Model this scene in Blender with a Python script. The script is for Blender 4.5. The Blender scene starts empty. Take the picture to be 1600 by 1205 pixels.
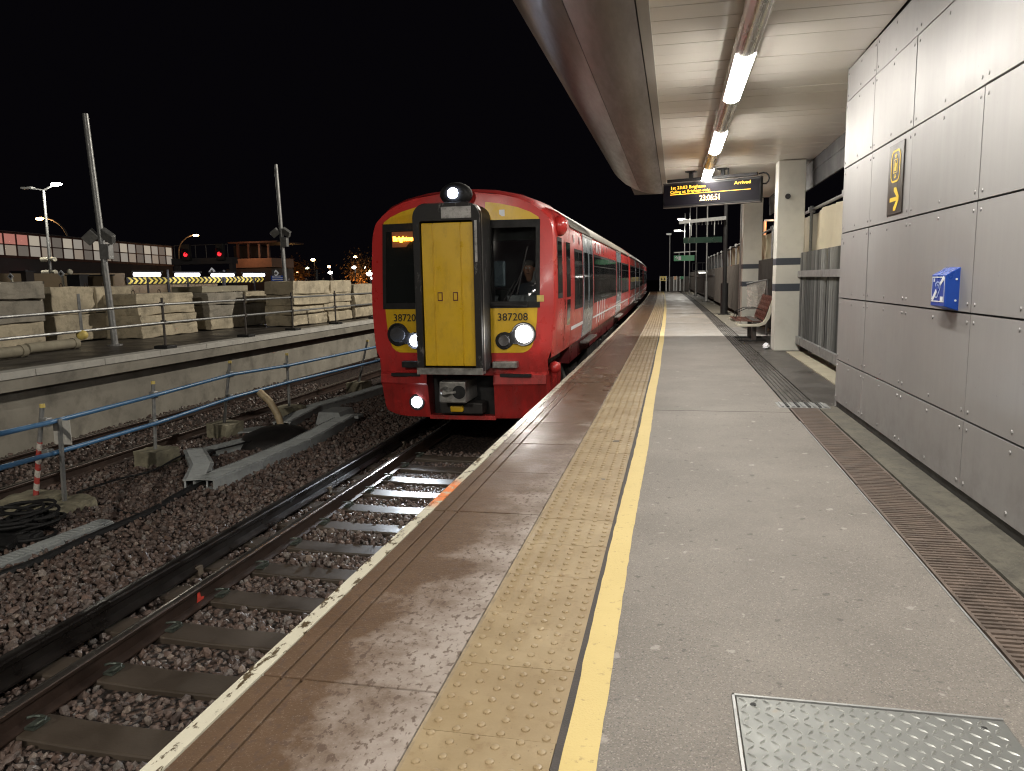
import bpy, bmesh, math, random
import numpy as np
from mathutils import Vector, Matrix
random.seed(7); rng = np.random.default_rng(7)
S = bpy.context.scene
COL = S.collection
PI = math.pi
# ---------------------------------------------------------------- camera
W0, H0, FPX = 1600.0, 1205.0, 1175.26
CAMH = 1.302
YAW, PITCH, ROLL = 0.21419, 0.139706, 0.019095
_f = Vector((-math.sin(YAW)*math.cos(PITCH), math.cos(YAW)*math.cos(PITCH), -math.sin(PITCH)))
_r = Vector((math.cos(YAW), math.sin(YAW), 0)); _u = _r.cross(_f)
CR = _r*math.cos(ROLL) - _u*math.sin(ROLL); CU = _u*math.cos(ROLL) + _r*math.sin(ROLL); CF = _f
CAM = Vector((0, 0, CAMH))
cam = bpy.data.cameras.new('camera'); camo = bpy.data.objects.new('camera', cam); COL.objects.link(camo)
camo.matrix_world = Matrix(((CR.x, CU.x, -CF.x, 0), (CR.y, CU.y, -CF.y, 0), (CR.z, CU.z, -CF.z, CAMH), (0, 0, 0, 1)))
cam.sensor_width = 36; cam.lens = 36*FPX/W0; cam.clip_start = .05; cam.clip_end = 2000
S.camera = camo
# ---------------------------------------------------------------- night sky
wd = bpy.data.worlds.new('World'); S.world = wd; wd.use_nodes = True
_t = wd.node_tree; _bg = _t.nodes['Background']
_sky = _t.nodes.new('ShaderNodeTexSky'); _sky.sky_type = 'NISHITA'; _sky.sun_disc = False
_sky.sun_elevation = math.radians(-4); _sky.sun_rotation = math.radians(200)
_mx = _t.nodes.new('ShaderNodeMix'); _mx.data_type = 'RGBA'; _mx.inputs[0].default_value = .985
_t.links.new(_sky.outputs[0], _mx.inputs[6]); _mx.inputs[7].default_value = (.0075, .0062, .0095, 1)
_t.links.new(_mx.outputs[2], _bg.inputs['Color']); _bg.inputs['Strength'].default_value = .12
S.view_settings.view_transform = 'Standard'; S.view_settings.look = 'None'
S.view_settings.exposure = 0.95; S.view_settings.gamma = 1
S.cycles.use_denoising = True; S.cycles.filter_width = 1.15
S.cycles.sample_clamp_indirect = 6; S.cycles.sample_clamp_direct = 0
S.cycles.max_bounces = 6; S.cycles.caustics_reflective = False; S.cycles.caustics_refractive = False
LAMP = 60.0        # luminance of the canopy light lenses
POST = 620.0       # watts of a platform lamp head
# ---------------------------------------------------------------- pixel helpers
def ray(x, y): return CF + CR*((x-W0/2)/FPX) - CU*((y-H0/2)/FPX)
def onz(x, y, z=0.0):
    d = ray(x, y); return CAM + d*((z-CAMH)/d.z)
def onx(x, y, X):
    d = ray(x, y); return CAM + d*(X/d.x)
def ony(x, y, Y):
    d = ray(x, y); return CAM + d*(Y/d.y)
def cxo(y): return -2.0e-4*max(0.0, y-5.0)**2
# ---------------------------------------------------------------- mesh builder
class G:
    def __init__(s): s.v = []; s.f = []; s.m = []; s.mi = 0
    def add(s, vs, fs):
        b = len(s.v); s.v += [tuple(v) for v in vs]
        for f in fs: s.f.append(tuple(b+i for i in f)); s.m.append(s.mi)
        return s
    def box(s, x0, x1, y0, y1, z0, z1, M=None):
        vs = [Vector((x, y, z)) for z in (z0, z1) for y in (y0, y1) for x in (x0, x1)]
        if M: vs = [M @ v for v in vs]
        return s.add(vs, [(0,2,3,1),(4,5,7,6),(0,1,5,4),(2,6,7,3),(0,4,6,2),(1,3,7,5)])
    def cbox(s, c, sx, sy, sz, rz=0, M=None):
        MM = Matrix.Translation(c) @ Matrix.Rotation(rz, 4, 'Z')
        if M: MM = MM @ M
        return s.box(-sx/2, sx/2, -sy/2, sy/2, -sz/2, sz/2, MM)
    def bar(s, p, q, w, h=None, up=Vector((0,0,1))):
        p = Vector(p); q = Vector(q); h = h or w; d = (q-p).normalized()
        a = d.cross(up)
        if a.length < 1e-4: a = d.cross(Vector((1,0,0)))
        a.normalize(); b = a.cross(d); vs = []
        for c in (p, q):
            for i, j in ((-1,-1),(1,-1),(1,1),(-1,1)): vs.append(c+a*(i*w/2)+b*(j*h/2))
        return s.add(vs, [(3,2,1,0),(4,5,6,7),(0,1,5,4),(1,2,6,5),(2,3,7,6),(3,0,4,7)])
    def tube(s, pts, r, n=10, caps=True, r1=None):
        pts = [Vector(p) for p in pts]; b = len(s.v); m = len(pts); prev = None
        for i, p in enumerate(pts):
            d = (pts[min(i+1, m-1)]-pts[max(i-1, 0)]).normalized()
            if prev is None:
                a = d.cross(Vector((0,0,1)))
                if a.length < 1e-3: a = d.cross(Vector((1,0,0)))
            else: a = prev - d*prev.dot(d)
            a.normalize(); prev = a; c = d.cross(a)
            rr = r if r1 is None else r+(r1-r)*i/(m-1)
            for k in range(n):
                t = 2*PI*k/n; s.v.append(tuple(p + a*(rr*math.cos(t)) + c*(rr*math.sin(t))))
        for i in range(m-1):
            for k in range(n):
                s.f.append((b+i*n+k, b+i*n+(k+1)%n, b+(i+1)*n+(k+1)%n, b+(i+1)*n+k)); s.m.append(s.mi)
        if caps:
            s.f.append(tuple(b+k for k in range(n))[::-1]); s.m.append(s.mi)
            s.f.append(tuple(b+(m-1)*n+k for k in range(n))); s.m.append(s.mi)
        return s
    def prism(s, poly, axis, a, b):
        # poly: 2D points; axis 'x': (y,z) extruded in x; 'y': (x,z); 'z': (x,y)
        mk = {'x': lambda p, t: (t, p[0], p[1]), 'y': lambda p, t: (p[0], t, p[1]), 'z': lambda p, t: (p[0], p[1], t)}[axis]
        n = len(poly); vs = [mk(p, a) for p in poly]+[mk(p, b) for p in poly]
        ar = sum(poly[i][0]*poly[(i+1)%n][1]-poly[(i+1)%n][0]*poly[i][1] for i in range(n))
        fl = (ar > 0) != (axis == 'y'); fl = fl != (b < a)
        fs = [tuple(range(n))[::-1], tuple(range(n, 2*n))]+[(i, (i+1)%n, n+(i+1)%n, n+i) for i in range(n)]
        if not fl: fs = [f[::-1] for f in fs]
        return s.add(vs, fs)
    def disc(s, c, r, d, t=.01, n=16, r2=None):
        d = Vector(d).normalized(); c = Vector(c)
        return s.tube([c, c+d*t], r, n, True, r2)
    def sphere(s, c, r, n=10, m=6, sc=(1,1,1)):
        c = Vector(c); vs = [c+Vector((0,0,-r*sc[2]))]
        for j in range(1, m):
            ph = -PI/2+PI*j/m
            for k in range(n):
                t = 2*PI*k/n; vs.append(c+Vector((r*sc[0]*math.cos(ph)*math.cos(t), r*sc[1]*math.cos(ph)*math.sin(t), r*sc[2]*math.sin(ph))))
        vs.append(c+Vector((0,0,r*sc[2]))); fs = []
        for k in range(n):
            fs.append((0, 1+(k+1)%n, 1+k)); fs.append((len(vs)-1, 1+(m-2)*n+k, 1+(m-2)*n+(k+1)%n))
            for j in range(m-2): fs.append((1+j*n+k, 1+j*n+(k+1)%n, 1+(j+1)*n+(k+1)%n, 1+(j+1)*n+k))
        return s.add(vs, fs)
    def loft(s, rings, closed=True, caps=False):
        b = len(s.v); n = len(rings[0])
        for r in rings: s.v += [tuple(p) for p in r]
        for i in range(len(rings)-1):
            for k in range(n if closed else n-1):
                s.f.append((b+i*n+k, b+i*n+(k+1)%n, b+(i+1)*n+(k+1)%n, b+(i+1)*n+k)); s.m.append(s.mi)
        if caps:
            s.f.append(tuple(b+k for k in range(n))[::-1]); s.m.append(s.mi)
            s.f.append(tuple(b+(len(rings)-1)*n+k for k in range(n))); s.m.append(s.mi)
        return s
    def mesh(s, name, mats, smooth=False):
        me = bpy.data.meshes.new(name); me.from_pydata(s.v, [], s.f)
        for m in (mats if isinstance(mats, (list, tuple)) else [mats]): me.materials.append(m)
        if any(s.m): me.polygons.foreach_set('material_index', s.m)
        me.validate(); bm = bmesh.new(); bm.from_mesh(me)
        bmesh.ops.recalc_face_normals(bm, faces=bm.faces); bm.to_mesh(me); bm.free()
        if smooth:
            me.polygons.foreach_set('use_smooth', [True]*len(me.polygons))
            try: me.set_sharp_from_angle(angle=math.radians(40))
            except Exception: pass
        me.update(); return me
    def build(s, name, mats, parent=None, smooth=False, bevel=0, loc=None, rz=0):
        return link(name, s.mesh(name, mats, smooth), parent, bevel, loc, rz)
def link(name, me, parent=None, bevel=0, loc=None, rz=0):
    o = bpy.data.objects.new(name, me); COL.objects.link(o)
    if parent is not None: o.parent = parent
    if loc is not None: o.location = loc
    if rz: o.rotation_euler = (0, 0, rz)
    if bevel:
        b = o.modifiers.new('bevel', 'BEVEL'); b.width = bevel; b.segments = 2; b.limit_method = 'ANGLE'
    return o
def tag(o, label, cat, group=None):
    o['label'] = label; o['category'] = cat
    if group: o['group'] = group
    return o
def struct(o): o['kind'] = 'structure'; return o
def stuff(o): o['kind'] = 'stuff'; return o
def thing(name, label, cat, loc=(0,0,0), rz=0, group=None):
    o = bpy.data.objects.new(name, None); COL.objects.link(o); o.empty_display_size = .1
    o.location = loc; o.rotation_euler = (0, 0, rz); return tag(o, label, cat, group)
def copy_tree(o, parent=None):
    c = o.copy(); COL.objects.link(c)
    if parent is not None: c.parent = parent
    for ch in list(o.children): copy_tree(ch, c)
    return c
_tc = {}
def text_obj(body, size, mat, parent, M, name='lettering', ext=.001, align='CENTER', sx=1.0, bold=0.0, fit=None):
    cu = bpy.data.curves.new(name, 'FONT'); cu.body = body; cu.size = size; cu.extrude = ext; cu.align_x = align; cu.align_y = 'CENTER'; cu.resolution_u = 3; cu.offset = bold
    t = bpy.data.objects.new('tmp', cu); COL.objects.link(t)
    dg = bpy.context.evaluated_depsgraph_get(); me = bpy.data.meshes.new_from_object(t.evaluated_get(dg))
    bpy.data.objects.remove(t); me.materials.clear(); me.materials.append(mat)
    if fit: xs = [v.co.x for v in me.vertices]; sx = fit/(max(xs)-min(xs))
    me.transform(M @ Matrix.Diagonal((sx, 1, 1, 1)))
    return link(name, me, parent)
def spot(name, parent, loc, to, energy, color, size=60, blend=.5, rad=.08):
    l = bpy.data.lights.new(name, 'SPOT'); l.energy = energy; l.color = color; l.spot_size = math.radians(size); l.spot_blend = blend; l.shadow_soft_size = rad
    o = bpy.data.objects.new(name, l); COL.objects.link(o); o.parent = parent; o.location = loc
    o.rotation_euler = (Vector(to)-Vector(loc)).to_track_quat('-Z', 'Y').to_euler(); return o
def point(name, parent, loc, energy, color, rad=.12):
    l = bpy.data.lights.new(name, 'POINT'); l.energy = energy; l.color = color; l.shadow_soft_size = rad
    o = bpy.data.objects.new(name, l); COL.objects.link(o); o.parent = parent; o.location = loc; return o
# ---------------------------------------------------------------- materials
class N:
    def __init__(s, name):
        s.m = bpy.data.materials.new(name); s.m.use_nodes = True; s.t = s.m.node_tree; s.b = s.t.nodes['Principled BSDF']; s.p = None
    def n(s, ty, **k):
        x = s.t.nodes.new(ty)
        for a, b in k.items(): setattr(x, a, b)
        return x
    def L(s, a, b): s.t.links.new(a, b)
    def pos(s, scale=None, obj=False, rnd=False):
        if obj: o = s.n('ShaderNodeTexCoord').outputs['Object']
        else: o = s.n('ShaderNodeNewGeometry').outputs['Position']
        if rnd:
            r = s.n('ShaderNodeObjectInfo').outputs['Random']; c = s.n('ShaderNodeVectorMath', operation='SCALE'); c.inputs[0].default_value = (37, 53, 71); s.L(r, c.inputs['Scale'])
            a = s.n('ShaderNodeVectorMath', operation='ADD'); s.L(o, a.inputs[0]); s.L(c.outputs[0], a.inputs[1]); o = a.outputs[0]
        if scale:
            v = s.n('ShaderNodeVectorMath', operation='MULTIPLY'); s.L(o, v.inputs[0]); v.inputs[1].default_value = scale; o = v.outputs[0]
        return o
    def noise(s, sc, det=4, ro=.6, p=None, dist=0):
        x = s.n('ShaderNodeTexNoise'); x.inputs['Scale'].default_value = sc; x.inputs['Detail'].default_value = det; x.inputs['Roughness'].default_value = ro; x.inputs['Distortion'].default_value = dist
        s.L(p if p else s.pos(), x.inputs['Vector']); return x.outputs['Fac']
    def vor(s, sc, p=None, out='Distance'):
        x = s.n('ShaderNodeTexVoronoi'); x.inputs['Scale'].default_value = sc; s.L(p if p else s.pos(), x.inputs['Vector']); return x.outputs[out]
    def ramp(s, f, *st):
        x = s.n('ShaderNodeValToRGB'); e = x.color_ramp.elements
        while len(e) < len(st): e.new(.5)
        for i, (p, c) in enumerate(st):
            e[i].position = p; e[i].color = (c, c, c, 1) if not isinstance(c, tuple) else (*c, 1)
        s.L(f, x.inputs['Fac']); return x.outputs['Color']
    def mix(s, f, a, b, mode='MIX'):
        x = s.n('ShaderNodeMix', data_type='RGBA', blend_type=mode)
        for i, v in ((0, f), (6, a), (7, b)):
            if isinstance(v, (int, float)): x.inputs[i].default_value = v if i == 0 else (v, v, v, 1)
            elif isinstance(v, tuple): x.inputs[i].default_value = (*v, 1)
            else: s.L(v, x.inputs[i])
        return x.outputs[2]
    def math(s, op, a, b=0):
        x = s.n('ShaderNodeMath', operation=op)
        for i, v in ((0, a), (1, b)):
            if isinstance(v, (int, float)): x.inputs[i].default_value = v
            else: s.L(v, x.inputs[i])
        return x.outputs[0]
    def sep(s, p, i): x = s.n('ShaderNodeSeparateXYZ'); s.L(p, x.inputs[0]); return x.outputs[i]
    def set(s, k, v):
        i = s.b.inputs[k]
        if isinstance(v, (int, float)): i.default_value = v
        elif isinstance(v, tuple): i.default_value = (*v, 1)
        else: s.L(v, i)
        return s
    def bump(s, h, st=.3, d=.01):
        x = s.n('ShaderNodeBump'); x.inputs['Strength'].default_value = st; x.inputs['Distance'].default_value = d
        s.L(h, x.inputs['Height'])
        if s.p: s.L(s.p, x.inputs['Normal'])
        s.p = x.outputs[0]; s.L(s.p, s.b.inputs['Normal']); return s
def mul(c, k): return tuple(x*k for x in c)
def mat(name, col, rough=.6, metal=0, var=.25, sc=3, bump=0, bsc=40, bd=.004, rv=.15, rnd=False, dirt=0, coat=0):
    m = N(name); p = m.pos(rnd=rnd)
    a = m.noise(sc, 5, .6, p); b = m.noise(sc*9, 3, .6, p)
    c = m.mix(m.ramp(a, (.3, 0.), (.7, 1.)), mul(col, 1-var), mul(col, 1+var))
    c = m.mix(m.math('MULTIPLY', b, var), c, mul(col, .55))
    if dirt: c = m.mix(m.ramp(m.noise(sc*2.3, 7, .7, p), (.5, 0.), (.72, dirt)), c, (.02, .016, .012))
    m.set('Base Color', c); m.set('Metallic', metal)
    m.set('Roughness', m.ramp(a, (.25, max(.03, rough-rv)), (.75, min(1., rough+rv))))
    if bump: m.bump(m.noise(bsc, 5, .65, p), bump, bd)
    if coat: m.set('Coat Weight', coat); m.set('Coat Roughness', .08)
    return m.m
def emit(name, col, st, base=None):
    m = N(name); m.set('Base Color', base or mul(col, .5)); m.set('Emission Color', col); m.set('Emission Strength', st); return m.m
MT = {}
# asphalt: pale worn tarmac with bright and dark chippings
m = N('platform_asphalt'); p = m.pos(); g = m.vor(235, p, 'Color'); gg = m.sep(g, 0)
c = m.mix(m.ramp(m.noise(1.1, 6, .65, p), (.32, 0.), (.68, 1.)), (.138, .124, .110), (.202, .183, .162))
c = m.mix(m.ramp(gg, (.0, .85), (.2, .0)), c, (.062, .056, .052)); c = m.mix(m.ramp(gg, (.84, 0.), (.98, .65)), c, (.33, .30, .27))
sp = m.noise(17, 3, .5, p); c = m.mix(m.ramp(sp, (.655, 0.), (.70, .6)), c, (.06, .055, .05)); c = m.mix(m.ramp(m.noise(12.3, 3, .5, p), (.675, 0.), (.71, .55)), c, (.35, .33, .30))
far = m.ramp(m.math('MULTIPLY', m.sep(p, 1), .02), (.26, 0.), (.34, 1.)); wet = m.ramp(m.noise(1.4, 4, .6, m.pos((1., .35, 1))), (.36, 0.), (.6, 1.)); wet = m.math('MULTIPLY', far, wet)
c = m.mix(m.math('MULTIPLY', wet, .45), c, (.06, .055, .05))
m.set('Base Color', c); m.set('Roughness', m.mix(wet, m.ramp(gg, (0., .55), (1., .95)), .46)); m.bump(m.vor(190, p), .5, .003); MT['asphalt'] = m.m
# coping slabs: brown stained concrete, wet, drying to grey by the tactile paving
m = N('coping_concrete'); p = m.pos(); x = m.sep(p, 0); y = m.sep(p, 1)
nb = m.noise(2.6, 7, .7, p); fx = m.math('ADD', m.math('MULTIPLY', m.math('ADD', x, 1.42), 1.25), m.math('MULTIPLY', m.math('SUBTRACT', nb, .5), 1.6))
fx = m.math('SUBTRACT', fx, m.math('MULTIPLY', m.math('MAXIMUM', m.math('SUBTRACT', y, 2.6), 0), .10))
dry = m.ramp(fx, (.40, 0.), (.86, 1.))
c = m.mix(dry, m.mix(nb, (.052, .027, .012), (.140, .082, .044)), (.30, .258, .228))
drops = m.ramp(m.noise(42, 3, .62, m.pos((1, .6, 1))), (.55, 0.), (.61, .8)); c = m.mix(drops, c, (.075, .045, .03))
c = m.mix(m.ramp(m.vor(300, p, 'Color'), (.8, 0.), (1., .35)), c, (.4, .36, .32))
m.set('Base Color', c)
ry = m.ramp(m.math('ADD', m.math('MULTIPLY', y, .1), m.math('MULTIPLY', m.math('SUBTRACT', m.noise(3.3, 5, .6, p), .5), 1.0)), (.25, .65), (.6, .48), (1., .27))
m.set('Roughness', m.mix(dry, ry, m.mix(.55, ry, .85))); m.set('Specular IOR Level', .6); m.bump(m.noise(75, 5, .7, p), .5, .004); m.bump(m.noise(9, 4, .6, p), .35, .012); MT['coping'] = m.m
# white worn nosing
m = N('worn_white_paint'); p = m.pos(); q = m.pos((1, .45, 1))
w = m.ramp(m.noise(19, 7, .72, q), (.553, 0.), (.575, 1.)); w2 = m.ramp(m.math('MULTIPLY', m.sep(p, 1), .1), (.5, 0.), (.9, .6)); w = m.math('MAXIMUM', w, m.math('MULTIPLY', w2, m.ramp(m.noise(11, 5, .7, q), (.4, .2), (.55, 1.))))
c = m.mix(m.noise(3, 5, .6, p), (.50, .47, .36), (.66, .63, .52)); c = m.mix(w, c, (.085, .062, .035))
sy = m.math('ABSOLUTE', m.math('SUBTRACT', m.sep(p, 1), 4.35)); oc = m.math('MULTIPLY', m.ramp(sy, (.16, 1.), (.34, 0.)), m.ramp(m.noise(16, 4, .7, p), (.38, 0.), (.5, .9))); c = m.mix(oc, c, (.85, .22, .04))
m.set('Base Color', c); m.set('Roughness', m.mix(w, .5, .35)); m.bump(m.noise(60, 4, .6, p), .25, .003); MT['nosing'] = m.m
# tactile tiles
m = N('buff_tactile'); p = m.pos(); c = m.mix(m.ramp(m.noise(3.2, 6, .68, p), (.34, 0.), (.66, 1.)), (.225, .165, .088), (.325, .252, .150))
c = m.mix(m.ramp(m.noise(14, 5, .7, p), (.55, 0.), (.68, .55)), c, (.17, .105, .05)); c = m.mix(m.ramp(m.vor(34, p), (.06, .8), (.10, 0.)), c, (.12, .075, .035))
c = m.mix(m.ramp(m.noise(5.1, 2, .4, p), (.745, 0.), (.75, .9)), c, (.05, .05, .055))
oi = m.n('ShaderNodeObjectInfo').outputs['Random']; c = m.mix(m.math('MULTIPLY', oi, .35), c, mul((.3, .21, .11), .75))
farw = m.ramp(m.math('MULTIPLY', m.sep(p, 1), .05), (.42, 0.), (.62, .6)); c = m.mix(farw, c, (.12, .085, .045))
m.set('Base Color', c); m.set('Roughness', m.ramp(m.noise(4, 4, .6, p), (.3, .38), (.7, .7))); m.bump(m.noise(110, 4, .6, p), .2, .002); MT['tactile'] = m.m
m = N('yellow_line_paint'); p = m.pos(); c = m.mix(m.noise(2.5, 6, .7, p), (.47, .36, .135), (.58, .455, .19)); c = m.mix(m.ramp(m.noise(28, 6, .75, p), (.58, 0.), (.66, .65)), c, (.25, .18, .08))
c = m.mix(m.ramp(m.math('MULTIPLY', m.math('ADD', m.sep(p, 1), m.math('MULTIPLY', m.noise(3, 4, .6, p), 16)), .02), (.5, 0.), (.62, .5)), c, (.2, .15, .06))
m.set('Base Color', c); m.set('Roughness', .62); m.bump(m.vor(150, p), .35, .003); MT['yellow_line'] = m.m
MT['joint_tar'] = mat('dark_joint_tarmac', (.055, .048, .045), .8, bump=.6, bsc=150, bd=.004, var=.4, sc=9)
MT['joint_sand'] = mat('sandy_joint_mortar', (.28, .22, .14), .8, bump=.5, bsc=90, var=.35, sc=9)
MT['verge'] = mat('rough_stained_concrete', (.10, .092, .072), .8, bump=.7, bsc=30, bd=.01, var=.45, sc=6, dirt=.6)
MT['pale_concrete'] = mat('pale_concrete', (.34, .31, .23), .8, bump=.4, bsc=50, var=.2, sc=2, dirt=.25)
MT['platform_face'] = mat('platform_face_concrete', (.16, .145, .12), .8, bump=.4, bsc=20, var=.35, sc=1.3, dirt=.5)
MT['dark_tarmac'] = mat('damp_dark_tarmac', (.055, .049, .044), .42, bump=.5, bsc=120, var=.35, sc=1.2, rv=.25)
MT['rust_iron'] = mat('rusty_cast_iron', (.13, .098, .080), .62, .3, bump=.4, bsc=90, var=.4, sc=9)
MT['channel'] = mat('drain_channel_dark', (.02, .017, .015), .8)
m = N('ballast_granite'); isl = m.n('ShaderNodeNewGeometry').outputs['Random Per Island']; p = m.pos()
c = m.ramp(isl, (0., (.055, .040, .036)), (.3, (.125, .083, .067)), (.55, (.10, .080, .072)), (.75, (.165, .108, .086)), (.9, (.15, .137, .128)), (1., (.24, .185, .15)))
c = m.mix(m.ramp(m.noise(70, 4, .6, p), (.4, 0.), (.65, .5)), c, (.045, .032, .026)); m.set('Base Color', c)
m.set('Roughness', m.ramp(m.noise(1.5, 3, .5, p), (.35, .36), (.65, .7))); m.bump(m.noise(160, 4, .6, p), .5, .004); MT['stones'] = m.m
m = N('ballast_bed'); p = m.pos(); v = m.vor(21, p, 'Color'); d = m.vor(21, p)
c = m.mix(m.sep(v, 0), (.05, .034, .028), (.135, .088, .068)); c = m.mix(m.ramp(d, (.25, 0.), (.62, 1.)), c, (.012, .009, .008)); m.set('Base Color', c); m.set('Roughness', .62); m.bump(m.math('SUBTRACT', 1., d), .9, .045); MT['bed'] = m.m
MT['ground'] = mat('dark_yard_ground', (.045, .038, .032), .8, bump=.6, bsc=12, bd=.03, var=.4, sc=.6)
MT['sleeper'] = mat('oily_concrete_sleeper', (.060, .046, .034), .5, bump=.35, bsc=45, var=.35, sc=2.3, rv=.18, rnd=True)
MT['rail_side'] = mat('rusty_rail', (.045, .027, .020), .5, .4, bump=.3, bsc=60, var=.35, sc=5)
m = N('polished_rail_head'); p = m.pos(); m.set('Base Color', m.mix(m.noise(8, 4, .6, m.pos((1, .05, 1))), (.20, .17, .145), (.34, .31, .28))); m.set('Metallic', .9); m.set('Roughness', m.ramp(m.noise(3, 3, .5, p), (.3, .16), (.7, .34))); MT['rail_head'] = m.m
MT['cond'] = mat('dark_conductor_rail', (.022, .018, .016), .33, .5, bump=.15, bsc=30, var=.3, sc=4, rv=.14)
MT['clip'] = mat('greenish_spring_clip', (.10, .118, .10), .4, .6, var=.4, sc=30)
MT['porcelain'] = mat('grimy_insulator', (.15, .12, .09), .45, var=.4, sc=20)
# metals and paints
m = N('silver_cladding'); p = m.pos(); st = m.noise(3, 4, .6, m.pos((6, 6, .25))); c = m.mix(m.noise(.9, 5, .6, p), (.30, .294, .292), (.375, .368, .364)); c = m.mix(m.math('MULTIPLY', st, .45), c, (.23, .225, .225))
oi = m.n('ShaderNodeObjectInfo').outputs['Random']; c = m.mix(m.math('MULTIPLY', oi, .22), c, (.27, .255, .25))
low = m.math('MULTIPLY', m.ramp(m.sep(p, 2), (.0, 1.), (.5, 0.)), m.ramp(m.noise(6, 6, .7, p), (.4, 0.), (.7, .4))); c = m.mix(low, c, (.10, .085, .075)); c = m.mix(m.ramp(m.noise(70, 2, .5, m.pos((1, 1, .4))), (.73, 0.), (.76, .35)), c, (.13, .12, .115))
m.set('Base Color', c); m.set('Metallic', .3); m.set('Roughness', m.ramp(m.noise(2.2, 4, .6, p), (.3, .46), (.7, .58))); m.bump(m.noise(1.3, 2, .5, p), .06, .03); m.bump(m.noise(90, 3, .6, p), .05, .001); MT['panel'] = m.m
MT['screw'] = mat('screw_head', (.30, .295, .29), .5, .5, var=.1); MT['glint_tread'] = mat('painted_glint_tread', (.48, .49, .47), .38, .7, var=.15, sc=20)  # tread lozenges paler: the light they catch is put into their colour
MT['black'] = mat('black_backing', (.008, .008, .008), .7, var=.3)
MT['plinth'] = mat('black_plinth', (.018, .017, .016), .55, var=.4, sc=5, dirt=.4, bump=.3)
m = N('white_ceiling_enamel'); p = m.pos(); c = m.mix(m.noise(.8, 5, .6, p), (.70, .66, .60), (.78, .74, .68)); c = m.mix(m.ramp(m.noise(7, 6, .72, m.pos((.5, 2, 1))), (.5, 0.), (.9, .10)), c, (.5, .44, .36)); oi = m.n('ShaderNodeObjectInfo').outputs['Random']; c = m.mix(m.math('MULTIPLY', oi, .16), c, (.56, .52, .46))
m.set('Base Color', c); m.set('Roughness', .3); MT['ceiling'] = m.m
m = N('bronze_grey_soffit'); p = m.pos(); c = m.mix(m.noise(1.1, 5, .6, m.pos((1, .3, 1))), (.10, .083, .078), (.16, .135, .128)); m.set('Base Color', c); m.set('Metallic', .5); m.set('Roughness', m.ramp(m.noise(4, 6, .7, m.pos((3, .4, 1))), (.3, .3), (.7, .46))); MT['soffit'] = m.m
MT['trim'] = mat('pale_canopy_trim', (.30, .28, .25), .45, .2, var=.15, sc=2)
MT['beam_grey'] = mat('grey_beam_paint', (.032, .032, .036), .55, .1, var=.15)
m = N('brushed_aluminium'); p = m.pos(); m.set('Base Color', m.mix(m.noise(2, 4, .6, m.pos((9, .6, 9))), (.50, .48, .45), (.70, .68, .65))); m.set('Metallic', .95); m.set('Roughness', m.ramp(m.noise(4, 3, .5, m.pos((7, .4, 7))), (.3, .2), (.7, .33))); MT['alu'] = m.m
MT['lens'] = emit('lit_white_lens', (1., .955, .875), LAMP, (.9, .9, .9))
MT['cream'] = mat('cream_column_paint', (.63, .625, .56), .45, var=.07, sc=1.5, dirt=.12, bump=.08, bsc=20)
MT['band'] = mat('slate_band_paint', (.055, .065, .082), .5, var=.1)
MT['black_metal'] = mat('black_powder_coat', (.008, .008, .009), .6, .0, var=.3, sc=8)
m = N('dark_screen'); m.set('Base Color', (.006, .005, .008)); m.set('Roughness', .6); m.set('Specular IOR Level', .15); MT['screen'] = m.m
MT['amber'] = emit('amber_led', (1., .50, .04), 1.5); MT['amber_w'] = emit('bright_amber_led', (1., .70, .32), 2.0)
MT['sign_brown'] = mat('brown_sign_panel', (.030, .021, .015), .4, var=.15); MT['sign_yellow'] = mat('yellow_sign_print', (.80, .56, .02), .5, var=.06)
MT['blue_box'] = mat('blue_enamel_box', (.010, .060, .36), .32, var=.08, sc=6); MT['white_print'] = mat('white_print', (.75, .78, .82), .5, var=.04)
MT['pale_blue'] = mat('pale_print', (.42, .52, .80), .5, var=.05)
m = N('galvanised_steel'); p = m.pos(); m.set('Base Color', m.mix(m.vor(18, p, 'Color'), (.23, .235, .235), (.33, .335, .33))); m.set('Metallic', .55); m.set('Roughness', m.ramp(m.noise(9, 4, .6, p), (.3, .38), (.7, .58))); MT['galv'] = m.m
m = N('paling_steel'); oi = m.n('ShaderNodeObjectInfo').outputs['Random']; c = m.mix(m.ramp(oi, (.0, 0.), (.45, .35), (.55, .7), (1., 1.)), (.10, .10, .098), (.34, .34, .33)); c = m.mix(m.ramp(m.noise(9, 5, .7, m.pos((3, 3, .4))), (.5, 0.), (.7, .5)), c, (.09, .085, .08)); m.set('Base Color', c); m.set('Metallic', .4); m.set('Roughness', .5); MT['pale'] = m.m  # light or dark tone per pale stands in for lit and shaded ribs
MT['galv_brown'] = mat('dull_brown_paling', (.085, .074, .066), .6, .2, var=.3, sc=4)
m = N('checker_steel'); p = m.pos(); c = m.mix(m.noise(5, 5, .6, p), (.15, .155, .15), (.22, .225, .215)); c = m.mix(m.ramp(m.noise(11, 6, .7, p), (.6, 0.), (.72, .5)), c, (.22, .16, .09)); m.set('Base Color', c); m.set('Metallic', .8); m.set('Roughness', m.ramp(m.noise(14, 4, .6, p), (.3, .45), (.7, .6))); MT['checker'] = m.m
MT['sheet'] = mat('cream_sheeting', (.55, .50, .36), .65, var=.14, sc=.8, bump=.25, bsc=3, bd=.06, dirt=.15); MT['sheet_blue'] = mat('pale_blue_sheeting', (.58, .64, .68), .6, var=.12, sc=.8, bump=.2, bsc=3, bd=.05)
MT['seat_red'] = mat('red_brown_seat_steel', (.11, .034, .020), .4, .2, var=.25, sc=9); MT['bench_white'] = mat('cream_bench_frame', (.62, .59, .48), .45, var=.1, dirt=.1)
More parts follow.
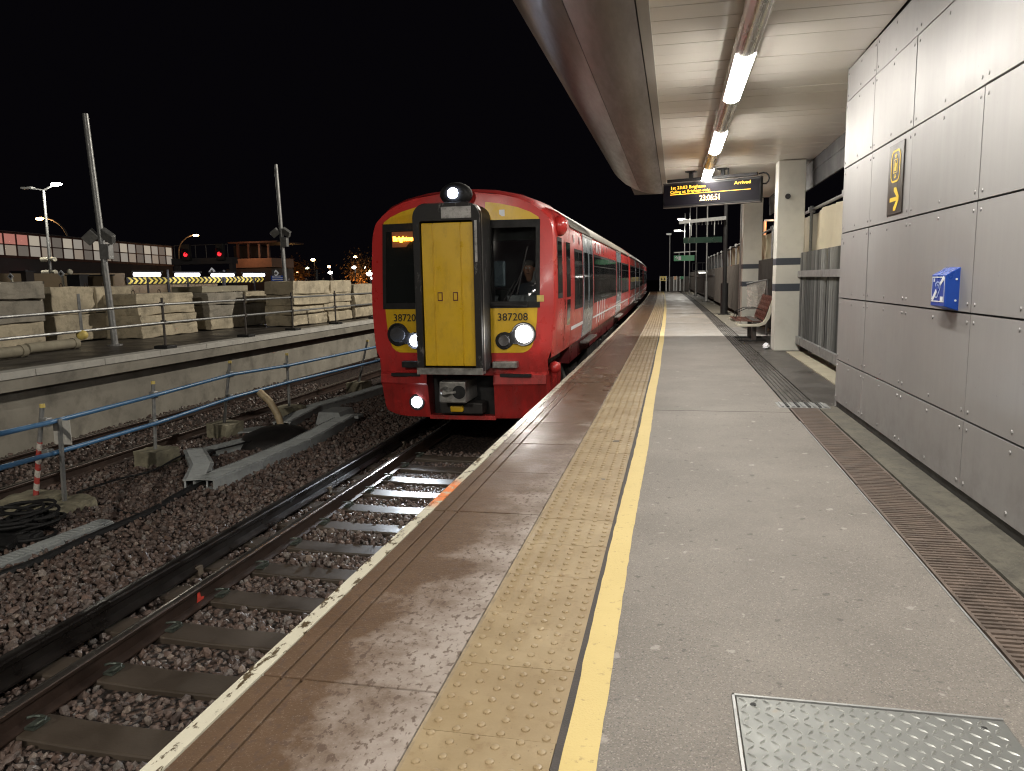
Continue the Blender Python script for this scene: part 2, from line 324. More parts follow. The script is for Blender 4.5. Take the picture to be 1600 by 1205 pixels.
m = N('clear_polythene'); m.set('Base Color', (.75, .72, .66)); m.set('Roughness', .22); m.set('Alpha', m.ramp(m.noise(9, 5, .6), (.35, .22), (.7, .6))); MT['poly'] = m.m
MT['green_sign'] = mat('green_sign', (.012, .30, .11), .4, var=.1); MT['green_dark'] = mat('dark_green_sign', (.006, .022, .014), .35, var=.2)
MT['yellow_board'] = mat('yellow_notice_board', (.70, .55, .16), .5, var=.2, sc=5); MT['orange_board'] = mat('orange_notice_board', (.62, .33, .18), .5, var=.1)
# ================================================================ ground and track bed
ZR, ZS, ZB = -1.10, -1.255, -1.285          # rail top, sleeper top, ballast level
TC = -3.0                                    # near track centre
g = G(); g.box(-400, 400, -60, 700, -3.0, -1.6); struct(g.build('yard_ground', MT['ground']))
g = G(); ys = [-8+2*i for i in range(56)]
prof = [(-10.35, -1.34), (-9.9, -1.30), (-7.7, -1.31), (-7.0, -1.30), (-5.6, -1.30), (-4.6, -1.30), (-2.0, -1.31), (-1.35, -1.33)]
g.loft([[(x+cxo(y), y, z) for x, z in prof] for y in ys], closed=False); struct(g.build('ballast_bed', MT['bed'], smooth=True))
# loose stones (real geometry, denser near the camera)
ico = bmesh.new(); bmesh.ops.create_icosphere(ico, subdivisions=1, radius=1.0)
iv = np.array([v.co[:] for v in ico.verts]); iff = np.array([[v.index for v in f.verts] for f in ico.faces]); ico.free()
oct_ = bmesh.new(); bmesh.ops.create_icosphere(oct_, subdivisions=1, radius=1.0); oct_.free()
shapes = []
for k in range(10):
    r = np.random.default_rng(40+k); v = iv.copy()
    for c in range(6):                        # chop facets so that stones are angular
        n = r.normal(size=3); n /= np.linalg.norm(n); d = v@n; lim = r.uniform(.5, .78); ex = np.maximum(d-lim, 0); v = v-ex[:, None]*n
    v *= r.uniform([.8, .62, .5], [1.2, .95, .75]); shapes.append(v)
def stone_field(name, regs, seed):
    r = np.random.default_rng(seed); V = []; F = []; base = 0
    for (x0, x1, y0, y1, pitch, size, keep, zb) in regs:
        nx = max(1, int((x1-x0)/pitch)); ny = max(1, int((y1-y0)/pitch))
        gx, gy = np.meshgrid(np.arange(nx), np.arange(ny)); n = gx.size
        X = x0+(gx.ravel()+.5+r.uniform(-.48, .48, n))*pitch; Y = y0+(gy.ravel()+.5+r.uniform(-.48, .48, n))*pitch
        k = keep(X, Y); X = X[k]; Y = Y[k]; n = X.size
        sz = size*(.55+.95*r.random(n)**1.6); Z = zb+r.uniform(-.012, .022, n)+.018*np.sin(X*1.7+1)*np.sin(Y*1.1)
        q = r.normal(size=(n, 4)); q /= np.linalg.norm(q, axis=1)[:, None]; a, b, c, d = q.T
        R = np.stack([np.stack([1-2*(c*c+d*d), 2*(b*c-a*d), 2*(b*d+a*c)], -1), np.stack([2*(b*c+a*d), 1-2*(b*b+d*d), 2*(c*d-a*b)], -1), np.stack([2*(b*d-a*c), 2*(c*d+a*b), 1-2*(b*b+c*c)], -1)], 1)
        sh = r.integers(0, len(shapes), n); SV = np.array(shapes)[sh]
        P = np.einsum('nij,nkj->nki', R, SV)*sz[:, None, None]
        P[:, :, 0] += (X+np.array([cxo(t) for t in Y]))[:, None]; P[:, :, 1] += Y[:, None]; P[:, :, 2] += Z[:, None]
        V.append(P.reshape(-1, 3)); m = len(iv)
        F.append((iff[None]+(base+np.arange(n)*m)[:, None, None]).reshape(-1, 3)); base += n*m
    V = np.concatenate(V); F = np.concatenate(F); me = bpy.data.meshes.new(name)
    me.vertices.add(len(V)); me.vertices.foreach_set('co', V.ravel()); me.loops.add(F.size); me.loops.foreach_set('vertex_index', F.ravel())
    me.polygons.add(len(F)); me.polygons.foreach_set('loop_start', np.arange(0, F.size, 3)); me.polygons.foreach_set('loop_total', np.full(len(F), 3)); me.materials.append(MT['stones']); me.polygons.foreach_set('use_smooth', np.zeros(len(F), bool)); me.update(calc_edges=True); me.validate()
    o = link(name, me); stuff(o); o['label'] = 'loose reddish brown ballast stones around the sleepers and between the tracks'; o['category'] = 'ballast'; return o
SLP, SL0 = .655, None
def inview(X, Y):   # only what can be seen past the platform edge
    return (X < -1.42*2.59/1.302-.02) | (X < -2.35)
vis = lambda X, Y: (X < -2.35) & (X > -1.16*Y-2.2)
s0 = (onz(20, 1153, ZS).y+onz(72, 1114, ZS).y)/2; s1 = (onz(152, 1063, ZS).y+onz(193, 1037, ZS).y)/2; pitch = min(max(s1-s0, .6), .72)
foot = lambda X, Y: vis(X, Y) & ((np.abs((Y-s0+pitch/2) % pitch-pitch/2) > .155) | (X < TC-1.3))
stone_field('ballast_stones', [
    (-4.05, -2.3, 2.2, 11., .046, .034, foot, -1.305), (-4.05, -2.3, 2.2, 8., .08, .038, foot, -1.285),
    (-6.2, -4.05, 2.2, 6.5, .048, .034, vis, -1.285), (-6.2, -4.3, 2.2, 6.5, .085, .038, vis, -1.262),
    (-7.3, -4.05, 6.5, 11.0, .056, .036, vis, -1.285), (-7.4, -4.4, 6.5, 11.0, .11, .040, vis, -1.262), (-7.6, -3.9, 11.0, 17., .068, .040, vis, -1.285), (-8.0, -6.0, 5.5, 11.0, .062, .037, vis, -1.29), (-10.3, -7.4, 8.0, 18, .085, .042, vis, -1.30)], 5)
# ================================================================ rails, sleepers, conductor rail
railp = [(-.07, -.159), (.07, -.159), (.07, -.148), (.012, -.128), (.0085, -.05), (.034, -.036), (.036, -.012), (.028, 0), (-.028, 0), (-.036, -.012), (-.034, -.036), (-.0085, -.05), (-.012, -.128), (-.07, -.148)]
YS = [-6+1.0*i for i in range(100)]
def sweep(g, prof, x, z, ys=YS): g.loft([[(x+a+cxo(y), y, z+b) for a, b in prof] for y in ys], closed=True, caps=True)
def rail(name, x, z, label, head=True):
    t = thing(name, label, 'rail', (x, 0, z), 0); g = G(); sweep(g, railp, 0, 0); g.build('rail_web', MT['rail_side'], t, smooth=False)
    g = G(); g.loft([[(a+cxo(y), y, b) for a, b in ((-.034, -.004), (-.026, .0025), (.026, .0025), (.034, -.004))] for y in YS], closed=False); g.build('rail_head', MT['rail_head'], t, smooth=True); return t
rr1 = rail('running_rail', TC-.7525, ZR, 'shiny running rail nearest the third rail on the train track')
MT['red_spray'] = mat('red_spray_mark', (.55, .05, .03), .6, var=.3, sc=30); ym_ = onz(322, 925, ZR-.06).y
g = G(); g.prism([(ym_-.07, -.145), (ym_+.02, -.14), (ym_+.03, -.11), (ym_-.01, -.10), (ym_-.02, -.055), (ym_-.05, -.05), (ym_-.06, -.1)], 'x', .0135, .0155); g.build('spray_mark', MT['red_spray'], rr1)
rail('running_rail', TC+.7525, ZR, 'running rail tucked under the tactile platform edge')
rail('running_rail', -8.05, ZR-.02, 'dark running rail beside the blue tube barrier')
rail('running_rail', -9.50, ZR-.02, 'dark running rail under the far platform wall')
t = thing('conductor_rail', 'black third rail raised beside the near running rail', 'rail', (-4.20, 0, ZR+.05)); g = G()
cp = [(-.075, -.15), (.075, -.15), (.075, -.135), (.028, -.11), (.026, -.055), (.042, -.04), (.044, -.008), (.036, 0), (-.036, 0), (-.044, -.008), (-.042, -.04), (-.026, -.055), (-.028, -.11), (-.075, -.135)]
sweep(g, [(a*1.25, b*1.05) for a, b in cp], 0, 0); g.build('rail_web', MT['cond'], t)
g = G(); g.loft([[(a+cxo(y), y, b) for a, b in ((-.042, -.004), (-.03, .003), (.03, .003), (.042, -.004))] for y in YS], closed=False); g.build('rail_head', MT['cond'], t, smooth=True)
g = G(); g.tube([(0, 0, -.26), (0, 0, -.2)], .075, 12); g.tube([(0, 0, -.2), (0, 0, -.16)], .06, 12); g.box(.07, .10, -.035, .035, -.2, -.12); im = g.mesh('insulator', MT['porcelain'], True)
for k in range(12):
    y = 3.05+2.62*k; link('insulator', im, t, loc=(cxo(y), y, 0))
# sleepers
g = G(); g.prism([(-1.25, -.2), (1.25, -.2), (1.25, .0), (.95, .012), (.55, .0), (.3, -.012), (-.3, -.012), (-.55, .0), (-.95, .012), (-1.25, .0)], 'y', -.125, .125); slm = g.mesh('sleeper', MT['sleeper'])
g = G()     # e-clip on its pad
g.tube([(.0, -.045, .012), (.055, -.05, .03), (.085, -.02, .045), (.06, .02, .04), (.015, .03, .035), (-.02, .012, .04), (-.035, -.02, .045)], .0085, 6); g.box(-.02, .05, -.06, .06, -.004, .012); clm = g.mesh('spring_clip', MT['clip'], True)
print('SLEEPER', s0, s1, pitch)
for k in range(-1, 12):
    y = s0+pitch*k
    t = link('sleeper', slm, None, .012, (TC+cxo(y), y, ZS)); w = ['first', 'second', 'third', 'fourth', 'fifth', 'sixth', 'seventh', 'eighth', 'ninth', 'tenth', 'eleventh', 'twelfth']
    if 0 <= k < 12: lb = f'brown wet concrete sleeper, {w[k]} from the bottom left corner, between the rails'
    else: lb = 'concrete sleeper of the near track, out of sight under the train' if k > 0 else 'concrete sleeper cut off by the bottom left corner of the picture'
    tag(t, lb, 'sleeper', 'sleepers of the near track')
    for sx in (-.7525-.085, -.7525+.085):
        c = link('spring_clip', clm, t, loc=(sx, 0, .012)); c.rotation_euler = (0, 0, 0 if sx > -.7525 else PI)
# ================================================================ platform
g = G(); YP = [-8+1.0*i for i in range(80)]
g.loft([[(x+cxo(y), y, z) for x, z in ((-1.37, -.035), (1.56, -.035), (2.9, -.035), (2.9, -1.5), (-1.30, -1.5), (-1.30, -.22), (-1.37, -.22))] for y in YP], closed=True, caps=True)
plat = struct(g.build('platform', MT['platform_face']))
def strip(name, x0, x1, z, m, ys=YP, th=.03, parent=plat, zig=0):
    g = G(); g.loft([[(a+cxo(y), y, b) for a, b in ((x0, z-th), (x1, z-th), (x1, z), (x0, z))] for y in ys], closed=True, caps=True); return g.build(name, m, parent)
strip('asphalt_surface', -.295, 1.10, .0, MT['asphalt'])
strip('asphalt_margin', 1.47, 1.64, -.004, MT['verge'], [y for y in YP if y < 8.5])
strip('asphalt_backing', 1.40, 2.32, -.003, MT['dark_tarmac'], [7.9+1.0*i for i in range(13)])
strip('back_of_platform_paving', 1.40, 2.32, -.005, MT['verge'], [19.9+1.0*i for i in range(52)])
g = G(); rr = random.Random(3); pr = []          # yellow line with slightly ragged edges
yy = [-6+.08*i for i in range(int(20/.08))]+[14.1+1.0*i for i in range(56)]
g.loft([[(a+cxo(y)+rr.uniform(-.0022, .0022)+.004*math.sin(y*1.3), y, .0045) for a in (-.292, -.193)] for y in yy], closed=False); g.build('yellow_line', MT['yellow_line'], plat)
strip('tar_joint', -.3135, -.286, .0022, MT['joint_tar'], th=.02); strip('sand_joint', -.725, -.700, -.006, MT['joint_sand']); strip('joint_base', -1.36, -.30, -.016, MT['joint_tar'], th=.02)
for yj, wj in ((7.45, .007), (21.5, .02)):
    g = G(); g.box(-.185+cxo(yj), 1.095+cxo(yj), yj, yj+wj, -.004, .0015); g.build('paving_joint', MT['joint_tar'], plat)
# tactile tiles, every one with its own blisters
g = G(); g.box(-.198, .198, -.198, .198, -.03, .0); tn = 8; dv = []
for c in range(6):
    for r_ in range(6):
        x = -.2+(c+.5)*.4/6; y = -.2+(r_+(.25 if c%2 else .75))*.4/6
        b = len(g.v); R = .0140
        for rad, z in ((R, -.001), (R*.85, .0042), (R*.48, .0062)):
            for k in range(tn): g.v.append((x+rad*math.cos(2*PI*k/tn), y+rad*math.sin(2*PI*k/tn), z))
        for j in range(2):
            for k in range(tn): g.f.append((b+j*tn+k, b+j*tn+(k+1)%tn, b+(j+1)*tn+(k+1)%tn, b+(j+1)*tn+k)); g.m.append(0)
        g.f.append(tuple(b+2*tn+k for k in range(tn))); g.m.append(0)
tile = g.mesh('tactile_tile', MT['tactile'], True)
ty0 = onz(667.5, 1139.4, 0).y
for k in range(-8, 168):
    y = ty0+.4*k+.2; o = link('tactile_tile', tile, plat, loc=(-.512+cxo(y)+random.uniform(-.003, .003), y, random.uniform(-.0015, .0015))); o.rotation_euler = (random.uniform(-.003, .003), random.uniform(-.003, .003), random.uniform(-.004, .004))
# coping slabs with white nosing and two anti-slip grooves
cj = [onz(380, 1051).y, onz(685, 797).y]; step = (onz(842, 639).y-onz(685, 797).y)/4
joints = [cj[0]-1.85*i for i in (4, 3, 2, 1)]+[cj[0]]+[cj[1]+.9*i for i in range(74)]
for a, b in zip(joints[:-1], joints[1:]):
    L = b-a; ym = (a+b)/2; dx = cxo(ym); e = .004
    t = G()
    segs = [(-1.345, -1.279), (-1.267, -1.204), (-1.192, -.728)]
    for x0, x1 in segs: t.box(x0, x1, -L/2+e, L/2-e, -.035, 0)
    t.box(-1.28, -1.19, -L/2+e, L/2-e, -.034, -.010)
    o = t.build('coping_slab', MT['coping'], plat, loc=(dx, ym, random.uniform(-.002, .002)), bevel=.002); o.rotation_euler = (random.uniform(-.001, .001), random.uniform(-.002, .002), math.atan(2*-2e-4*max(0, ym-5))*-1)
    t = G(); t.prism([(-1.42, -.07), (-1.35, -.07), (-1.35, .001), (-1.408, .001), (-1.42, -.012)], 'y', -L/2+.002, L/2-.002)
    t.prism([(-1.415, -.22), (-1.37, -.22), (-1.37, -.07), (-1.415, -.07)], 'y', -L/2+.002, L/2-.002)
    o2 = t.build('edge_nosing', MT['nosing'], plat, loc=(dx, ym, 0)); o2.rotation_euler = o.rotation_euler
# drain channel with rusty gratings
strip('drain_channel', 1.10, 1.40, -.03, MT['channel'], th=.01); strip('drain_edge_rail', 1.098, 1.106, .003, MT['galv'], [y for y in YP if y < 8]); strip('drain_kerb', 1.40, 1.47, -.001, MT['verge'], [y for y in YP if y < 8.5])
g = G(); g.box(-.132, -.118, -.495, .495, -.03, .0); g.box(.118, .132, -.495, .495, -.03, 0)
nb = 30
for k in range(nb):
    y = -.49+.98*k/(nb-1); g.box(-.12, .12, y-.0085, y+.0085, -.025, -.0005+.001*(k%2))
for x in (-.04, .04): g.box(x-.006, x+.006, -.49, .49, -.026, -.004)
gm = g.mesh('drain_grate', MT['rust_iron'])
g = G(); g.box(-.132, .132, -.495, .495, -.03, -.012)
for k in range(6):
    x = -.12+.24*k/5; g.box(x-.011, x+.011, -.495, .495, -.03, .0)
gm2 = g.mesh('drain_grate', MT['dark_tarmac'])
for k in range(-4, 26):
    y = 2.9+.5+1.0*k
    if abs(y-7.9) < .45: continue
    o = link('drain_grate', gm if y < 7.6 else gm2, plat, loc=(1.25+cxo(y)*1.2, y, random.uniform(-.003, .002))); o.rotation_euler = (0, 0, random.uniform(-.003, .003)-2*2e-4*max(0, y-5)*-1)
t = thing('drain_gully', 'short galvanised gully grating crossing the drain at the corner of the clad wall', 'drain', (1.26, 7.88, .002)); g = G(); g.box(-.24, .24, -.16, .16, -.03, .0); g.build('gully_frame', MT['galv'], t)
for k in range(9):
    g = G(); g.box(-.215+.05*k, -.190+.05*k, -.14, .14, .0, .010); g.build('bar', MT['black_metal'] if k%2 else MT['galv'], t)
# checker plate cover
p0 = onz(1143, 1088); p1 = onz(1157, 1205); p2 = onz(1575, 1140)
t = thing('access_cover', 'steel checker plate cover set into the asphalt at the bottom right', 'cover', (p0.x, p0.y, .004)); wx = p2.x-p0.x; wy = .95
g = G(); g.box(0.012, wx, -wy, -.012, -.012, .004); g.build('plate', MT['checker'], t, bevel=.002)
g = G()
for i in range(-1, int(wx/.034)+1):
    for j in range(int(wy/.034)+1):
        x = .032+i*.0345; y = -.032-j*.0345
        if not (.028 < x < wx-.02 and y > -wy+.02): continue
        s = 1 if (i+j)%2 else -1; a = math.radians(45)*s+.12; d = Vector((math.cos(a), math.sin(a), 0)); n = Vector((-d.y, d.x, 0)); c = Vector((x, y, .004))
        g.add([c-d*.0165, c-n*.0055, c+d*.0165, c+n*.0055, c-d*.009+Vector((0,0,.0032)), c+d*.009+Vector((0,0,.0032))], [(0,1,5,4), (1,2,5), (2,3,4,5), (3,0,4)])
g.build('tread_pattern', MT['glint_tread'], t, smooth=True)['kind'] = 'stuff'
g = G(); g.box(0, .008, -wy, 0, -.012, .007); g.box(0, wx, -.008, 0, -.012, .007); g.build('frame', MT['galv'], t)
for a in ((.06, -.05), (wx-.07, -.06)):
    g = G(); g.disc((a[0], a[1], .0045), .009, (0,0,1), .0015, 10); g.build('lifting_hole', MT['black'], t)
# ================================================================ clad lift building on the right
wc = onz(1304, 634); WANG = .014722
wall = thing('clad_building', 'grey metal panel clad lift building along the right of the platform', 'building', (wc.x, wc.y, 0), WANG)
WM = Matrix.Translation((wc.x, wc.y, 0)) @ Matrix.Rotation(WANG, 4, 'Z'); WMI = WM.inverted()
def onw(x, y):   # pixel -> wall frame (local y along the wall, z)
    d = WMI.to_3x3() @ ray(x, y); o = WMI @ CAM; k = -o.x/d.x; q = o+d*k; return q
jy = [0.0, onw(1359, 330).y, onw(1420, 335).y, onw(1528, 320).y]; w_ = jy[2]-jy[3]
while jy[-1] > -13: jy.append(jy[-1]-w_)
jz = [.065]+[onw(1310, 468).z-.613*k for k in (1, 0, -1, -2, -3)][0:0]
zr = [onw(a, b).z for a, b in ((1306, 561), (1311, 465.5), (1316, 365), (1320, 264), (1325, 159))]
jz = [.06]+zr+[3.19]
print('WALL', [round(v, 2) for v in jy[:6]], [round(v, 2) for v in jz])
g = G(); g.box(.028, 2.6, -13.5, -.02, .0, 3.3); g.build('wall_core', MT['black'], wall)
g = G(); g.box(.012, .03, -13.5, -.004, -.01, .062); g.build('plinth', MT['plinth'], wall)
for i in range(len(jy)-1):
    for k in range(len(jz)-1):
        y1, y0 = jy[i]-.003*(i > 0), jy[i+1]+.003; z0, z1 = jz[k]+(.006 if k else 0), jz[k+1]-.006
        if i > 0: y1 -= .001
        yc, zc = (y0+y1)/2, (z0+z1)/2
        g = G(); g.box(0, .024, y0, y1, z0, z1); g.mi = 1
        for yy_ in (y0+.045, y1-.045):
            for zz in (z0+.045, z1-.045): g.disc((.001, yy_, zz), .0125, (-1,0,0), .006, 8, .009)
        for zz in (z0+.045, z1-.045): g.disc((.001, yc, zz), .0125, (-1,0,0), .006, 8, .009)
        if i == 0 and k == 2: g.mi = 2; g.disc((.001, y1-.12, z1-.09), .014, (-1,0,0), .002, 10)
        o = g.build('cladding_panel', [MT['panel'], MT['screw'], MT['black']], wall)
        o.rotation_euler = (0, random.uniform(-.0012, .0012), random.uniform(-.0012, .0012)); o.location = (random.uniform(-.0015, .0015), 0, 0)
g = G(); g.box(.0, 2.6, -.02, .0, .0, 3.3); g.build('end_face', MT['panel'], wall)
# lift direction sign
q = [onw(*c) for c in ((1393.5, 229), (1417, 217), (1409, 329), (1386.5, 340))]
sy0 = (q[1].y+q[2].y)/2; sy1 = (q[0].y+q[3].y)/2; sz1 = (q[0].z+q[1].z)/2; sz0 = (q[2].z+q[3].z)/2
t = thing('lift_sign', 'tall brown wall sign with yellow lift symbol and arrow', 'sign', WM @ Vector((-.006, (sy0+sy1)/2, (sz0+sz1)/2)), WANG); hw, hh = (sy1-sy0)/2, (sz1-sz0)/2
g = G(); g.box(-.004, .004, -hw, hw, -hh, hh); g.build('panel', MT['sign_brown'], t)
def yz(g, pts, x=-.0055, th=.001): g.prism(pts, 'x', x, x-th); return g
cz = hh*.36; rw, rh = hw*.62, hh*.46
def rrect(cy, cz, a, b, r, n=6):
    o = []
    for k, (sx, sz) in enumerate(((1, 1), (-1, 1), (-1, -1), (1, -1))):
        for j in range(n+1):
            t_ = PI/2*k+PI/2*j/n; o.append((cy+sx*(a-r)+r*math.cos(t_), cz+sz*(b-r)+r*math.sin(t_)))
    return o
g = G(); A = rrect(0, cz, rw, rh, rw*.55); B = rrect(0, cz, rw*.88, rh-rw*.12, rw*.46)
for i in range(len(A)): j = (i+1)%len(A); yz(g, [A[i], A[j], B[j], B[i]])
g.build('symbol_border', MT['sign_yellow'], t)
g = G(); a, b = rw*.42, rh*.42
for (y0, y1, z0, z1) in ((-a, a, b*.9, b), (-a, a, -b, -b*.9), (-a, -a*.82, -b, b), (a*.82, a, -b, b), (-a*.55, a*.5, -b*.7, -b*.1), (-a*.45, a*.1, -b*.1, b*.45), (-a*.35, -a*.05, b*.5, b*.72), (a*.25, a*.6, -b*.1, b*.4)): yz(g, [(-y0, cz+z0), (-y1, cz+z0), (-y1, cz+z1), (-y0, cz+z1)])
for s in (1, -1):
    z = cz+s*b*1.2; yz(g, [(-.012, z), (.012, z), (.012, z+s*b*.32), (-.012, z+s*b*.32)]); yz(g, [(-.035, z+s*b*.3), (.035, z+s*b*.3), (0, z+s*b*.62)])
g.build('lift_symbol', MT['sign_yellow'], t)
g = G(); z = -hh*.58; k = hw*.66     # arrow pointing towards the camera (right in the picture = -y)
for pts in ([(1, .2), (-.55, .2), (-.55, -.2), (1, -.2)], [(-.8, 0), (.12, .8), (.12, 1.15), (-.38, 1.15), (-1.05, .2), (-1.05, 0)], [(-.8, 0), (-1.05, 0), (-1.05, -.2), (-.38, -1.15), (.12, -1.15), (.12, -.8)], [(-1.0, .15), (-.5, .19), (-.5, -.19), (-1.0, -.15)]): yz(g, [(a*k*.9, z+b*k*.62) for a, b in pts])
g.build('arrow', MT['sign_yellow'], t)
# blue hearing loop box: wedge with sloped sign face turned away along the wall
fc = [onw(*c) for c in ((1460, 423), (1500, 417), (1497, 487), (1457, 478))]
by = onw(1500, 450).y; bz0, bz1 = onw(1498, 486).z, onw(1501, 417).z
bo = thing('hearing_loop_box', 'blue wedge shaped box with white ear symbol fixed on the clad wall', 'box', WM @ Vector((-.001, by, bz0)), WANG); H = bz1-bz0
def wallx(px, py, yl, z):  # depth out from the wall of a pixel at local y
    d = WMI.to_3x3() @ ray(px, py); o = WMI @ CAM; k = (yl-o.y)/d.y; return (o+d*k).x
dep = .076; yb = .235
print('BOX', by, H, dep)
pts = [(0, 0, .0), (-dep, 0, .03), (-dep, .0, H-.03), (0, 0, H), (0, yb, .03), (-dep+.015, yb, .05), (-dep+.015, yb, H-.045), (0, yb, H-.01)]
g = G(); pts = [(0, 0, 0), (-dep, .0, .025), (-dep, 0, H-.045), (0, 0, H), (0, yb, .0), (-dep, yb, .025), (-dep, yb, H-.045), (0, yb, H)]
g.add(pts, [(0,1,2,3), (4,7,6,5), (1,5,6,2), (2,6,7,3), (0,4,5,1)]); g.build('case', MT['blue_box'], bo, bevel=.004)
# the sign is on the face away from the wall (-x side)
f = G(); x = -dep-.0015; a0, a1, b0, b1 = .012, yb-.012, .05, H-.055
def fr(g, y0, y1, z0, z1): g.box(x-.0006, x, y0, y1, z0, z1)
fr(f, a0, a1, b1-.006, b1); fr(f, a0, a1, b0, b0+.006); fr(f, a0, a0+.005, b0, b1); fr(f, a1-.005, a1, b0, b1); f.build('sign_border', MT['white_print'], bo)
f = G(); mid = (a0+a1)/2; hh_ = b1-b0
def P2(u, v): return (a1-(a1-a0)*u, b0+hh_*v)     # u from left in the picture
def ribbon(g, P, w, mt=None):
    for (u0, v0), (u1, v1) in zip(P[:-1], P[1:]):
        p = Vector(P2(u0, v0)); q_ = Vector(P2(u1, v1)); d = (q_-p); n = Vector((-d.y, d.x)).normalized()*w/2; e = d.normalized()*w*.25
        g.prism([tuple(p-n-e), tuple(q_-n+e), tuple(q_+n+e), tuple(p+n-e)], 'x', x, x-.0007)
ribbon(f, [(.28, .62), (.30, .72), (.42, .79), (.56, .77), (.66, .68), (.66, .56), (.60, .44), (.55, .34), (.50, .22), (.40, .16), (.33, .19)], .008); ribbon(f, [(.42, .64), (.48, .69), (.54, .64), (.52, .54)], .005); f.build('ear_symbol', MT['pale_blue'], bo)
f = G(); ribbon(f, [(.10, .08), (.36, .42)], .026); ribbon(f, [(.66, .72), (.92, .96)], .024); f.build('diagonal_bar', MT['white_print'], bo)
f = G(); y0, z0 = P2(.92, .03); y1, z1 = P2(.70, .22); fr(f, y0, y1, z0, z1); y0, z0 = P2(.22, .80); y1, z1 = P2(.12, .93); fr(f, y0, y1, z0, z1); f.build('small_print', MT['white_print'], bo)
for zz in (.06, H-.07):
    f = G(); f.disc((-.02, -.001, zz), .006, (0,-1,0), .003, 10); f.build('screw', MT['white_print'], bo)
# ================================================================ canopy
ZC = 3.2; can = thing('platform_canopy', 'platform canopy with white planked ceiling and curved dark edge', 'canopy', (0, 0, ZC)); yE = onz(1036, 314, ZC).y; yS = onz(1120, 258, ZC).y
pk = .30; y = yS; n = 0
pm = G(); pm.box(-1.0, 1.0, -pk/2+.002, pk/2-.002, 0, .03)
while y > -14:
    g = G(); r1 = 1.58 if y < 7.9 else 2.23; g.box(-.2, r1, -pk/2+.0055, pk/2-.0055, 0, .03)
    o = g.build('ceiling_plank', MT['ceiling'], can, loc=(0, y-pk/2, random.uniform(-.0015, .0015))); o.rotation_euler = (random.uniform(-.004, .004), random.uniform(-.0015, .0015), 0); y -= pk
g = G(); g.box(-.2, 2.23, yS+.01, yE, -.012, .03); g.build('end_ceiling', MT['ceiling'], can)
g = G(); g.box(-1.0, 2.6, -14, yE-.5, .12, .3); g.build('roof', MT['beam_grey'], can)
g = G(); g.box(-.285, -.2, -14, yE+.3, -.02, .1); g.build('edge_trim', MT['trim'], can)
g = G(); g.box(2.232, 2.5, 7.95, yE, -.19, .3); g.build('rear_beam', MT['beam_grey'], can); g = G(); g.box(2.24, 2.27, 7.95, yE, -.45, -.19); g.build('rear_fascia', MT['beam_grey'], can)
def soff(x0, x1, rings):
    g = G(); g.loft([[(x, y, z) for x, z in r_] for y, r_ in rings], closed=False); return g
yT = ony(980, 298, 18).y; wing = [(-.295, -.02), (-.45, -.055), (-.62, -.055), (-.765, -.035)]; wing2 = [(-.772, -.033), (-.93, .02), (-1.1, .11), (-1.25, .24), (-1.27, .30)]
tipy = [-14, 0, 8, 14, 16.2, 17.0, 17.4, 17.8, 18.1, 18.3]; tipk = [1, 1, 1, 1, 1, .97, .9, .76, .55, .3]
for nm, wg in (('soffit_panel', wing), ('soffit_panel', wing2)):
    rings = []
    for y, k in zip(tipy, tipk): rings.append([(-.295+(x+.295)*k, y, z+(1-k)*.12) for x, z in wg])
    g = G(); g.loft(rings, closed=False); g.build(nm, MT['soffit'], can, smooth=True)
g = G(); g.loft([[(-.295+(x+.295)*k, y, z) for x, z in ((-1.275, .31), (-1.2, .42), (-.3, .5))] for y, k in zip(tipy, tipk)], closed=False); g.build('upper_skin', MT['soffit'], can, smooth=True)
# linear luminaire with lit lenses (continues over and behind the viewer)
LX = .525
lum = thing('strip_luminaire', 'long round aluminium strip light hung under the canopy ceiling', 'light', (LX, 0, 3.085)); R = .094
def arc(a0, a1, r, n=14): return [(r*math.sin(t), -r*math.cos(t)) for t in (a0+(a1-a0)*i/n for i in range(n+1))]
def shell(g, y0, y1, pr): g.loft([[(a, y, b) for a, b in pr] for y in (y0, y1)], closed=False)
l0 = onz(1150, 160, 3.0).y; l1 = onz(1152, 90, 3.0).y; l2 = onz(1116, 242, 3.0).y; l3 = onz(1118, 209, 3.0).y
print('LENS', l1, l0, l3, l2); LL = 1.6; per = 3.27; start = l1
lens = [(start+per*k, start+per*k+LL) for k in range(-5, 4)]
for a, b in lens:
    g = G(); shell(g, a, b, arc(-.92, .92, R+.003)); g.build('lit_lens', MT['lens'], lum, smooth=True)
ends = [-12.0]+[v for ab in lens for v in ab]+[18.5]
for a, b in zip(ends[::2], ends[1::2]):
    if b > a: g = G(); shell(g, a, b, arc(-PI, PI, R, 28)); g.build('aluminium_sleeve', MT['alu'], lum, smooth=True)
for a, b in lens:
    g = G(); shell(g, a, b, arc(.92, 2*PI-.92, R, 22)); g.build('aluminium_back', MT['alu'], lum, smooth=True)
for y in (-6, -1, 4.4, 8.4, 14.5):
    g = G(); g.box(-.03, .03, y-.04, y+.04, .1, .145); g.build('hanger', MT['alu'], lum)
